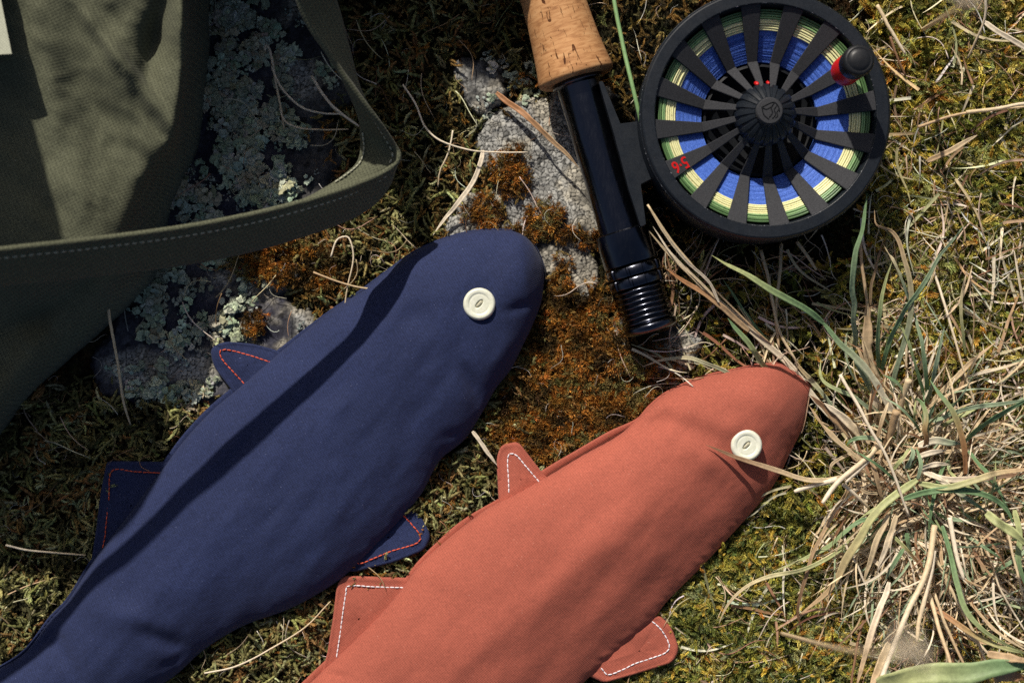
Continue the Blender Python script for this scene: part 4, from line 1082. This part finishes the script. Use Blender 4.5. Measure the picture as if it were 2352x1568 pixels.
def za(p): return [(1787.5 + .24*x, 470.4 + .24*y) for x, y in p]
def zb(p): return [(1787.5 + .24*x, 799.7 + .24*y) for x, y in p]
def zc(p): return [(1787.5 + .24*x, 1192. + .24*y) for x, y in p]
def z3(p): return [(1411 + .4*x, 470.4 + .4*y) for x, y in p]
def z4(p): return [(1411 + .4*x, 940.8 + .4*y) for x, y in p]
def z1(p): return [(.4*x, .4*y) for x, y in p]
L_, K_ = 'leaf', 'stalk'
TR = [  # points, width, colour at first point, colour at last point, kind, (z first, z last, arch)
 (za([(850, -110), (830, 60), (800, 250), (740, 450), (715, 700), (708, 850), (728, 950), (715, 1100), (740, 1280), (720, 1400)]), 14, GREEN, GREY, L_, (210, 40, 50)),
 (za([(780, 330), (800, 560), (830, 760), (850, 950), (860, 1200), (850, 1400)]), 9, TAN, STR, K_, (130, 50, 10)),
 (za([(850, 900), (855, 1100), (850, 1350), (885, 1568), (920, 1700)]), 27, TAN, STR, L_, (90, 35, 14)),
 (za([(1030, 280), (980, 420), (930, 620), (890, 780), (880, 960)]), 8, BRN, TAN, L_, (90, 50, 20)),
 (za([(1090, 540), (1030, 720), (990, 880), (970, 1080), (950, 1300), (955, 1500), (965, 1640)]), 11, YG, GREEN, L_, (170, 40, 40)),
 (za([(975, 300), (1030, 420), (1110, 550), (1170, 680), (1230, 850), (1270, 950)]), 10, STR, GREY, L_, (150, 110, 20)),
 (za([(920, 40), (940, 190), (1080, 250), (1150, 340), (1200, 500), (1250, 680), (1272, 850), (1270, 1000), (1240, 1200), (1180, 1400), (1130, 1568), (1100, 1700), (1075, 1850)]), 14, TAN, GREY, L_, (180, 40, 60)),
 (za([(1772, 200), (1680, 330), (1540, 500), (1440, 680), (1330, 850), (1230, 980), (1150, 1130), (1070, 1290), (1020, 1450), (990, 1600)]), 13, GREY, GREEN, L_, (190, 50, 60)),
 (za([(1290, 980), (1330, 1150), (1380, 1330), (1400, 1500), (1420, 1680), (1430, 1800), (1400, 1940)]), 11, GREY, GREEN, L_, (140, 40, 40)),
 (za([(1000, 940), (1090, 1060), (1180, 1170), (1240, 1300), (1300, 1480), (1340, 1640), (1390, 1800), (1420, 1930)]), 10, YG, GREEN, L_, (130, 40, 40)),
 (za([(1590, 1160), (1560, 1300), (1520, 1480), (1500, 1570), (1460, 1760), (1400, 1940)]), 12, GREY, GREY, L_, (150, 40, 40)),
 (za([(1810, 620), (1760, 850), (1750, 1050), (1770, 1250), (1790, 1430)]), 8, STR, YG, L_, (110, 50, 20)),
 (za([(1480, 600), (1560, 850), (1620, 1050), (1680, 1250), (1770, 1568), (1850, 1800), (1890, 1940)]), 7, PALE, STR, K_, (60, 70, 20)),
 ([(1635, 586), (1667, 606), (1715, 630), (1771, 666), (1811, 688), (1851, 710), (1891, 742)], 17, YG, GREEN, L_, (240, 150, 20)),
 ([(1872, 722), (1900, 752), (1930, 790), (1962, 818), (2000, 860), (2040, 930), (2078, 1010)], 20, GREEN, PALE, L_, (150, 40, 20)),
 ([(1487, 526), (1531, 578), (1587, 630), (1635, 678), (1691, 726), (1751, 782), (1811, 836), (1880, 925), (1960, 1010)], 17, STR, PALE, L_, (120, 14, -12)),
 ([(1491, 478), (1531, 542), (1579, 602), (1627, 646), (1651, 694)], 8, STR, PALE, L_, (150, 95, 10)),
 ([(1531, 618), (1571, 646), (1619, 674), (1659, 706), (1720, 760)], 15, RUS, TAN, L_, (110, 60, 10)),
 ([(1487, 470), (1547, 558), (1599, 618), (1659, 682), (1723, 746), (1771, 790)], 6, STR, TAN, K_, (150, 50, 6)),
 ([(1500, 520), (1548, 590), (1600, 640), (1652, 692)], 7, PALE, STR, L_, (140, 90, 8)),
 (z3([(650, 650), (690, 700), (760, 780), (850, 912), (900, 980)]), 15, GREEN, YG, L_, (80, 50, 12)),
 ([(1475, 842), (1523, 826), (1583, 822), (1619, 834), (1672, 856), (1730, 900)], 11, STR, GREY, L_, (50, 30, 20)),
 ([(1660, 640), (1720, 730), (1790, 820), (1850, 905)], 11, GREEN, GREEN, L_, (50, 8, 4)),
 (zb([(100, 0), (200, 180), (330, 320), (420, 430), (520, 560), (640, 640)]), 13, TAN, GREY, L_, (25, 60, 0)),
 (zb([(410, 110), (400, 240), (450, 330), (600, 410), (720, 460), (850, 560), (980, 640)]), 11, YG, GREY, L_, (90, 50, 30)),
 (zb([(590, 250), (700, 440), (800, 610), (900, 800), (1000, 960), (1080, 1140), (1160, 1350), (1250, 1600)]), 9, PALE, PALE, K_, (130, 120, 20)),
 (zb([(1250, 300), (1190, 480), (1150, 640), (1120, 760)]), 23, STR, TAN, K_, (110, 40, 0)),
 (zb([(1130, 600), (1090, 760), (1040, 900), (1010, 980)]), 27, TAN, TAN, K_, (120, 50, 0)),
 (zb([(1000, 250), (1150, 340), (1220, 480), (1270, 620)]), 12, GREEN, GREY, L_, (120, 40, 20)),
 (zb([(1270, 520), (1300, 485), (1360, 510), (1405, 600), (1412, 700), (1398, 780), (1420, 900), (1350, 1020)]), 13, GREEN, RUS, L_, (70, 90, 60)),
 (zb([(1450, 300), (1540, 430), (1650, 570), (1720, 720), (1765, 880), (1790, 1050), (1790, 1200)]), 15, GREEN, RUS, L_, (130, 130, 30)),
 (zb([(1430, 700), (1560, 670), (1700, 610), (1900, 560), (2150, 530), (2352, 500), (2500, 480)]), 12, GREY, GREY, L_, (90, 150, 30)),
 (zb([(2440, 460), (2200, 590), (2050, 680), (1900, 780), (1790, 890)]), 15, GREEN, GREEN, L_, (210, 90, 20)),
 (zb([(1820, 980), (1920, 1110), (2000, 1190), (2050, 1260), (2130, 1400), (2220, 1580)]), 13, GREEN, GREEN, L_, (90, 90, 20)),
 (zb([(2080, -60), (1850, 130), (1700, 280), (1560, 420), (1430, 560)]), 13, TAN, STR, L_, (90, 50, 10)),
 (zb([(2400, 100), (2200, 170), (2000, 220), (1810, 270)]), 8, STR, PALE, L_, (70, 60, 6)),
 (zb([(1790, 200), (1740, 400), (1680, 560)]), 12, TAN, BRN, L_, (70, 60, 6)),
 (zb([(1350, 1290), (1600, 1330), (1850, 1270), (2100, 1190), (2352, 1160), (2480, 1150)]), 17, YG, TAN, L_, (130, 170, 20)),
 (zb([(1380, 1180), (1600, 1250), (1850, 1250), (2100, 1230), (2400, 1190)]), 16, PALE, BRN, L_, (110, 120, 12)),
 (zb([(1200, 1440), (1400, 1380), (1650, 1350), (1900, 1380), (2080, 1450), (2200, 1568), (2260, 1700)]), 17, GREEN, GREEN, L_, (130, 140, 20)),
 (zb([(1450, 1190), (1600, 1290), (1800, 1430), (2000, 1568)]), 14, PALE, GREEN, L_, (110, 120, 12)),
 (zb([(1330, 1255), (1150, 1380), (1000, 1500), (880, 1640), (770, 1830), (640, 2030), (560, 2210), (470, 2330), (340, 2440), (180, 2560)]), 21, YG, TAN, L_, (120, 40, 40)),
 (zc([(960, 0), (800, 10), (640, 120), (480, 260), (300, 350), (120, 430), (-20, 490)]), 12, GREEN, YG, L_, (100, 40, 20)),
 ([(1960, 1220), (1931, 1261), (1851, 1305), (1761, 1325), (1711, 1349), (1671, 1389), (1648, 1440)], 11, YG, STR, L_, (90, 30, 30)),
 (zc([(560, -120), (500, 0), (420, 150), (330, 330), (280, 500), (220, 700), (185, 900), (250, 1110)]), 10, TAN, BRN, L_, (100, 30, 20)),
 (z4([(1320, 380), (1230, 402), (1100, 400), (950, 352), (850, 320), (700, 272), (620, 240), (525, 200)]), 14, STR, BRN, L_, (90, 128, 24)),
 (zb([(560, 1250), (500, 1270), (330, 1310), (150, 1370)]), 18, PALE, PALE, K_, (100, 110, 0)),
 (zb([(980, 900), (930, 960), (860, 1040), (700, 1170), (560, 1290), (420, 1480)]), 19, STR, PALE, K_, (120, 150, 0)),
 (zb([(900, 1020), (850, 1080), (760, 1170), (640, 1280)]), 17, PALE, PALE, K_, (120, 135, 0)),
 (zb([(290, 540), (400, 700), (540, 860), (680, 980), (800, 1070)]), 15, TAN, STR, L_, (110, 90, 20)),
 (zb([(310, 450), (500, 620), (650, 780), (760, 880)]), 21, BRN, TAN, L_, (80, 60, 10)),
 (zb([(440, 520), (640, 680), (790, 830), (880, 900)]), 22, PALE, STR, L_, (90, 60, 10)),
 (zb([(650, 940), (700, 880), (780, 856), (900, 860), (990, 885)]), 12, GREEN, GREY, L_, (100, 90, 20)),
 (zb([(490, 1250), (510, 1120), (600, 1050), (720, 1000)]), 9, STR, STR, L_, (90, 80, 20)),
 (zb([(620, 1300), (740, 1400), (870, 1530)]), 10, PALE, STR, K_, (120, 90, 5)),
 (zb([(1340, 930), (1500, 880), (1620, 900), (1750, 915)]), 20, PALE, GREY, L_, (110, 100, 14)),
 (zb([(1330, 1040), (1450, 1000), (1610, 975)]), 14, PALE, PALE, L_, (110, 100, 14)),
 (zb([(1340, 1160), (1500, 1110), (1640, 1110)]), 14, PALE, PALE, L_, (110, 100, 14)),
 (zb([(1420, 880), (1530, 760), (1640, 610)]), 16, STR, TAN, L_, (80, 70, 10)),
 (zb([(1270, 930), (1290, 1010), (1230, 1150)]), 14, GREY, GREY, L_, (130, 140, 20)),
 (zb([(1320, 950), (1365, 1100), (1335, 1250)]), 10, GREEN, GREY, L_, (130, 140, 16)),
 (zb([(1260, 950), (1180, 1060), (1100, 1160)]), 11, YG, YG, L_, (130, 130, 16)),
 (zb([(1220, 830), (1350, 780), (1390, 680)]), 11, STR, STR, L_, (60, 60, 10)),
 (zb([(900, 380), (920, 500), (990, 640), (1030, 720)]), 26, PALE, STR, L_, (80, 40, 10)),
 (zb([(690, -20), (760, 140), (850, 320), (900, 420)]), 16, GREY, GREY, L_, (110, 60, 14)),
 (zb([(750, -20), (820, 130), (880, 280)]), 10, TAN, STR, L_, (100, 70, 12)),
 (zb([(930, 880), (890, 1040), (940, 1230), (990, 1420)]), 12, TAN, TAN, L_, (110, 100, 20)),
 (zb([(950, 850), (990, 700), (1060, 500)]), 10, TAN, STR, L_, (100, 110, 10)),
 (zb([(700, 1240), (820, 1370), (960, 1390)]), 9, TAN, STR, L_, (90, 90, 10)),
 (zb([(700, 1290), (620, 1440), (520, 1600)]), 16, TAN, TAN, L_, (80, 60, 10)),
 (zc([(1500, 60), (1470, 260), (1440, 420), (1380, 600), (1250, 860), (1130, 1150), (1020, 1430), (950, 1640)]), 20, STR, PALE, K_, (120, 240, 0)),
 (zc([(1490, 300), (1450, 560), (1390, 800), (1345, 1000), (1325, 1170)]), 17, PALE, STR, K_, (130, 170, 0)),
 (zc([(1640, -20), (1680, 200), (1720, 400), (1775, 575)]), 16, PALE, PALE, K_, (130, 150, 0)),
 (zc([(1050, -40), (1010, 60), (940, 200), (870, 430), (815, 610)]), 15, STR, STR, L_, (110, 70, 14)),
 (zc([(1130, -40), (1060, 180), (1000, 350), (950, 480)]), 15, STR, PALE, L_, (110, 90, 10)),
 (zc([(1060, 600), (1030, 720), (980, 830), (900, 1050), (840, 1260), (740, 1620)]), 16, PALE, TAN, L_, (110, 140, 10)),
 (zc([(815, 960), (760, 1180), (690, 1620)]), 8, BRN, BRN, K_, (60, 90, 5)),
 (zc([(1060, 1180), (960, 1420), (880, 1640)]), 22, STR, TAN, L_, (170, 220, 5)),
 (zc([(1440, 700), (1480, 830), (1540, 1050), (1620, 1290), (1720, 1620)]), 14, STR, TAN, K_, (110, 250, 5)),
 (zc([(1490, 700), (1600, 1000), (1700, 1230), (1810, 1450)]), 9, STR, TAN, K_, (100, 130, 5)),
 (zc([(1570, 60), (1650, 350), (1720, 650), (1800, 880), (1950, 1050), (2150, 1180), (2420, 1300)]), 14, GREEN, YG, L_, (110, 170, 20)),
 (zc([(1400, 800), (1600, 920), (1850, 1090), (2100, 1210), (2420, 1300)]), 15, RUS, YG, L_, (90, 180, 10)),
 (zc([(1730, 630), (1900, 870), (2100, 1080), (2400, 1270)]), 10, TAN, STR, L_, (70, 110, 10)),
 (zc([(1680, 1000), (1850, 1130), (2050, 1330), (2120, 1420)]), 10, PALE, STR, L_, (90, 110, 5)),
 (zc([(1990, -60), (2100, 30), (2250, 130), (2420, 280)]), 23, YG, YG, L_, (200, 240, 15)),
 (zc([(2260, -90), (2310, 150), (2300, 400), (2380, 680)]), 15, YG, GREEN, L_, (190, 190, 15)),
 (zc([(2140, -60), (2200, 150), (2260, 400), (2352, 760)]), 8, STR, STR, K_, (110, 130, 5)),
 (zc([(300, 100), (420, 210), (520, 320), (640, 375)]), 7, PALE, STR, L_, (60, 70, 10)),
 (zc([(630, 60), (650, 250), (760, 450), (885, 745)]), 6, PALE, PALE, L_, (90, 90, 10)),
 (zc([(480, 150), (650, 230), (830, 330), (1000, 460), (1180, 600), (1300, 700)]), 11, STR, PALE, L_, (70, 80, 10)),
 (zc([(1100, 160), (1250, 310), (1390, 480)]), 10, YG, RUS, L_, (100, 90, 10)),
 (zc([(1750, 30), (1850, 400), (1950, 650), (2060, 950)]), 7, STR, STR, K_, (70, 60, 10)),
 (zc([(1860, 60), (1950, 450), (2030, 760)]), 9, TAN, STR, L_, (60, 50, 10)),
 (zc([(1890, 80), (2060, 450), (2110, 640), (2380, 1100)]), 6, STR, PALE, K_, (80, 90, 10)),
 (zc([(1200, 280), (1100, 440), (1020, 590)]), 11, GREEN, GREY, L_, (110, 80, 10)),
 (zc([(1060, 90), (950, 220), (850, 300), (730, 390)]), 9, GREEN, STR, L_, (90, 60, 10)),
 (zc([(1230, 130), (1250, 250), (1300, 330)]), 12, GREEN, GREY, L_, (90, 60, 10)),
 (zc([(1010, 0), (900, 160), (800, 290)]), 12, GREEN, GREEN, L_, (90, 60, 10)),
 (zc([(2000, 1285), (2200, 1320), (2420, 1360)]), 20, TAN, TAN, L_, (330, 380, 0)),
 (zc([(950, 1580), (1300, 1500), (1500, 1470), (1800, 1470), (2100, 1410), (2420, 1405)]), 46, YG, GREEN, L_, (300, 360, 10)),
 (zc([(2060, 1520), (2250, 1500), (2420, 1540)]), 26, TAN, RUS, L_, (330, 350, 0)),
 (zc([(1500, 360), (1600, 560), (1750, 860), (1880, 1100), (2010, 1420)]), 9, STR, STR, K_, (90, 110, 10)),
]
tuft = thing('grass_tuft', P(CT[0], CT[1], 0), 'large tuft of green and dry straw coloured grass right of the coral pouch', 'grass')
rb = random.Random(5)
for pts, w, c0, c1, kd, (za_, zb_, arch) in TR:
    tws = (rb.uniform(-.4, .4), rb.uniform(-.7, .7)) if w < 30 else (.1, .1)
    zf = lambda t, a=za_, b=zb_, h=arch: a + (b - a)*t + h*np.sin(np.pi*t)
    d0 = np.hypot(pts[0][0] - CT[0], pts[0][1] - CT[1]); d1 = np.hypot(pts[-1][0] - CT[0], pts[-1][1] - CT[1])
    if d0 > d1 and kd == 'leaf':     # make the pointed end the one away from the root
        pts = pts[::-1]; c0, c1 = c1, c0; zf = lambda t, a=zb_, b=za_, h=arch: a + (b - a)*t + h*np.sin(np.pi*t)
    w = w * (.86 if w < 30 else 1) * (.8 if kd == 'stalk' and w > 12 else 1)
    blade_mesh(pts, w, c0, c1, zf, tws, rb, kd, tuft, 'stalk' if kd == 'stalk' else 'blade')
# the dense heart of the tuft and its skirt of dead leaves
for i in range(185):
    a = rb.uniform(0, 6.283); dead = rb.random() < .84
    cx, cy = (CT + np.array([rb.gauss(0, 62), rb.gauss(28, 80)])) if i % 3 else (np.array([2270., 1240.]) + np.array([rb.gauss(0, 60), rb.gauss(0, 60)]))
    L = rb.uniform(70, 230) * (1.25 if dead else 1); ln = 5
    bx = rb.uniform(-.5, .5); pts = [(cx + math.cos(a + bx*k/ln)*L*k/ln, cy + math.sin(a + bx*k/ln)*L*k/ln) for k in range(ln + 1)]
    if min(np.hypot(p[0] - 1700, p[1] - 1000) for p in pts) < 230: continue
    c0 = rb.choice([STR, PALE, TAN, STR, BRN]) if dead else rb.choice([GREEN, GREY, YG]); c1 = rb.choice([STR, TAN, PALE]) if dead else rb.choice([GREEN, GREY, YG])
    up = rb.uniform(5, 45) if dead else rb.uniform(40, 110)
    blade_mesh(pts, rb.uniform(4, 10), c0, c1, (lambda t, u=up, z=rb.uniform(20, 60): z + u*np.sin(np.pi*.75*t)), (rb.uniform(-.6, .6), rb.uniform(-1.6, 1.6)), rb, 'leaf', tuft, 'blade')

mb = MB(); rs_ = np.random.RandomState(77)      # fine dead leaves too many to count
for i in range(1000):
    k = rs_.randint(0, 4); cx, cy, sx, sy = [(2105, 1120, 90, 120), (2150, 1300, 150, 120), (2000, 1180, 80, 70), (2230, 1080, 130, 170)][k]
    cx += rs_.normal(0, sx); cy += rs_.normal(0, sy); out = math.atan2(cy - 1100, cx - 2110) if rs_.uniform() < .7 else rs_.uniform(0, 6.28)
    a = out + rs_.normal(0, .55); L = rs_.uniform(60, 210); bd = rs_.uniform(-.7, .7)
    q = [(cx + math.cos(a + bd*t)*L*t, cy + math.sin(a + bd*t)*L*t) for t in (0, .25, .5, .75, 1.)]
    if min(np.hypot(p[0] - 1650, p[1] - 1060) for p in q) < 270 or q[-1][0] < 1840: continue
    z0 = rs_.uniform(18, 70); up = rs_.uniform(0, 55); t = np.linspace(0, 1, 9); c = curve([(x, y, 0) for x, y in q], 9)
    path = PA(c[:, 0], c[:, 1], z0 + up*np.sin(np.pi*.8*t)); wv = rs_.uniform(1.1, 3.4)*np.interp(t, [0, .7, 1], [1, .8, .1])
    d = np.gradient(path, axis=0); d /= np.linalg.norm(d, axis=1)[:, None]; sd_ = np.cross(d, [0, 0, 1.]); tw = rs_.uniform(-1, 1) + rs_.uniform(-1.5, 1.5)*t
    off = sd_*np.cos(tw)[:, None] + np.array([0, 0, 1.])*np.sin(tw)[:, None]
    V = np.stack([path - off*wv[:, None], path + np.array([0, 0, -.35])*wv[:, None], path + off*wv[:, None]], 1); v, f = gridmesh(V)
    col = np.array([STR, PALE, PALE, TAN, STR, BRN, GREY][rs_.randint(0, 7)])*rs_.uniform(.8, 1.15); mb.add(v, f, np.tile(col, (len(v), 1)))
fs = mb.obj('fine_straw', M['blade'], tuft, colors=True); fs['kind'] = 'stuff'

LOOSE = [  # single pieces lying by themselves
 ('dead_leaf', 'curled orange brown dead leaf pointing at the black reel seat', 'leaf', [(1140, 213), (1162, 232), (1195, 255), (1232, 288), (1275, 330), (1300, 352), (1332, 388)], 14, RUS, TAN, L_, (30, 75, 8)),
 ('bleached_grass', 'bleached grass blade lying across the cracked grey stone', 'grass blade', [(1110, 345), (1104, 372), (1085, 420), (1055, 462), (1020, 505), (995, 540)], 11, PALE, PALE, L_, (30, 26, 12)),
 ('dry_straw', 'long pale dry stem standing by the lower edge of the bag', 'straw', [(244, 659), (250, 720), (256, 755), (264, 800), (272, 843), (284, 923), (300, 975)], 7, STR, STR, K_, (150, 30, 10)),
 ('dry_straw', 'bent pale stem with a hooked top on the leafy lichen', 'straw', z1([(1520, 290), (1530, 258), (1550, 290), (1575, 420), (1600, 560), (1620, 660), (1632, 740)]), 6, PALE, STR, K_, (60, 30, 16)),
 ('dry_straw', 'curved pale stem crossing from the lichen towards the strap', 'straw', z1([(1560, 380), (1590, 460), (1650, 545), (1740, 620), (1850, 650), (1960, 655)]), 5.5, PALE, PALE, K_, (70, 40, 16)),
 ('dry_straw', 'short curved pale stem ending at the inside of the strap', 'straw', z1([(1792, 438), (1840, 520), (1900, 600), (1970, 660), (2060, 725)]), 7, PALE, PALE, K_, (70, 50, 16)),
 ('dry_straw', 'thin pale stem sweeping below the strap loop', 'straw', z1([(1600, 540), (1625, 680), (1700, 730), (1850, 745), (2000, 742)]), 4.5, PALE, STR, K_, (40, 40, 12)),
 ('dry_straw', 'grey stem lying on the moss left of the navy tail', 'straw', [(13, 1251), (60, 1262), (120, 1268), (196, 1274)], 5, PALE, STR, K_, (70, 60, 8)),
 ('dry_straw', 'split whitish stem poking out between the two pouches', 'straw', [(1085, 990), (1104, 1015), (1122, 1042), (1142, 1068)], 9, PALE, PALE, L_, (50, 40, 4)),
 ('dry_straw', 'long thin stem arching from the strap corner over the stone', 'straw', [(925, 195), (955, 240), (975, 290), (1010, 322), (1080, 345), (1145, 350), (1212, 350)], 4.5, PALE, PALE, K_, (60, 50, 14)),
 ('dry_straw', 'thin pale stem curling beside the strap corner', 'straw', [(1040, 300), (1030, 350), (1012, 390), (1006, 430)], 4, PALE, STR, K_, (50, 30, 10)),
 ('dry_straw', 'weathered grey stem lying right of the reel handle', 'straw', [(2015, 12), (2035, 50), (2058, 90), (2080, 125)], 9, STR, PALE, K_, (60, 50, 4)),
 ('dry_straw', 'brown stem bent at a node right of the reel', 'straw', [(2045, 85), (2060, 130), (2080, 175)], 6, BRN, BRN, K_, (60, 50, 4)),
 ('dry_straw', 'tall thin straw crossing the top right corner', 'straw', [(2264, -30), (2262, 40), (2245, 85), (2222, 135)], 6, PALE, STR, K_, (240, 150, 10)),
 ('bleached_grass', 'broad bleached blade below the top right corner', 'grass blade', [(2260, 50), (2290, 72), (2330, 95), (2400, 140)], 12, PALE, PALE, L_, (70, 70, 6)),
 ('dry_straw', 'straight straw lying level with the middle of the reel', 'straw', [(2220, 258), (2290, 250), (2340, 240), (2420, 232)], 9, STR, PALE, K_, (70, 70, 6)),
 ('dry_straw', 'long forked straw below the middle of the reel rim', 'straw', [(2110, 292), (2180, 268), (2250, 255), (2360, 245)], 7, TAN, STR, K_, (60, 60, 6)),
 ('seed_head', 'dry tan seed head on the moss right of the reel', 'seed head', [(2130, 370), (2180, 348), (2210, 330), (2245, 310)], 13, TAN, STR, L_, (50, 60, 6)),
 ('dry_straw', 'dim straw lying in the shadow just under the reel rim', 'straw', [(1748, 575), (1765, 640), (1776, 700), (1790, 760), (1830, 830)], 8, STR, STR, K_, (40, 40, 6)),
 ('dry_straw', 'upright looking straw in the shadow below the reel', 'straw', [(1795, 560), (1790, 640), (1782, 720), (1790, 800)], 8, STR, TAN, K_, (30, 40, 6)),
 ('dry_straw', 'slanting straw in the shadow left of the long green blade', 'straw', [(1830, 555), (1856, 590), (1875, 620)], 8, STR, STR, K_, (40, 40, 6)),
 ('dry_straw', 'pale looped rootlet on the moss below the strap', 'straw', [(760, 590), (775, 550), (800, 545), (812, 590), (800, 650), (790, 710), (778, 735)], 4, PALE, STR, K_, (50, 40, 8)),
 ('dry_straw', 'pink tinged straw meeting the top edge of the navy pouch', 'straw', [(720, 625), (780, 648), (840, 662), (900, 662)], 4.5, TAN, STR, K_, (50, 50, 6)),
 ('wood_splinter', 'small orange splinter at the top edge of the navy pouch', 'splinter', [(1030, 548), (1050, 562), (1075, 580)], 10, RUS, RUS, L_, (40, 40, 2)),
 ('dry_straw', 'pale curved stem under the tail of the coral pouch', 'straw', [(470, 1545), (540, 1530), (620, 1490), (700, 1440), (760, 1380)], 4, PALE, STR, K_, (40, 40, 12)),
]
for nm, lab, cat, pts, w, c0, c1, kd, (a_, b2, h_) in LOOSE:
    org = P(*pts[len(pts)//2], 0)
    o = blade_mesh(pts, w, c0, c1, lambda t, a=a_, b=b2, h=h_: a + (b - a)*t + h*np.sin(np.pi*t), (rb.uniform(-.3, .3), rb.uniform(-.5, .5)), rb, kd, None, nm)
    tag(o, lab, cat)
    # put the origin on the ground under it
    off = Vector([float(org[0])*S, float(org[1])*S, 0]); o.data.transform(Matrix.Translation(-off)); o.location = off

# tall feathery seed heads standing close under the camera
def tall_head(px, py, z, ang, label, seed, n=150, L=120):
    rr = random.Random(seed); root = P(px, py, z)
    kx = (HC - z)/HC; base = np.array([root[0] + 420, root[1] - 420, 0.]) if ang is None else np.array([root[0] + ang[0], root[1] + ang[1], 0.])
    t = thing('seed_head', base, label, 'grass')
    pth = curve([tuple(base), tuple(base*.4 + root*.6 + np.array([0, 0, 40.])), tuple(root)], 20); v, f = tube(pth, np.linspace(5, 2, 20), 6)
    MB().add(v, f, np.tile(STR, (len(v), 1))).obj('stem', M['blade'], t, colors=True)
    d = pth[-1] - pth[-5]; d /= np.linalg.norm(d); d = d*.5 + np.array([-.3, .2, .1]); mb = MB()
    for i in range(n):
        q = root + d*rr.uniform(-.2, 1)*L; w = np.array([rr.gauss(0, 1), rr.gauss(0, 1), rr.gauss(0, .6)]); w /= np.linalg.norm(w)
        e = q + (w*.8 + d)*rr.uniform(12, 30); v, f = tube([q, (q + e)/2 + w*2, e], [.7, .6, .1], 4); mb.add(v, f, np.tile(PALE, (len(v), 1)))
    o = mb.obj('awns', M['blade'], t, colors=True); o['kind'] = 'stuff'
tall_head(2115, 1515, 1750, (180, -330), 'blurred pale feathery seed head above the broad green leaf', 3)
tall_head(2232, 6, 1650, (420, 330), 'blurred pale feathery seed head over the moss at the upper corner', 4, 110, 90)
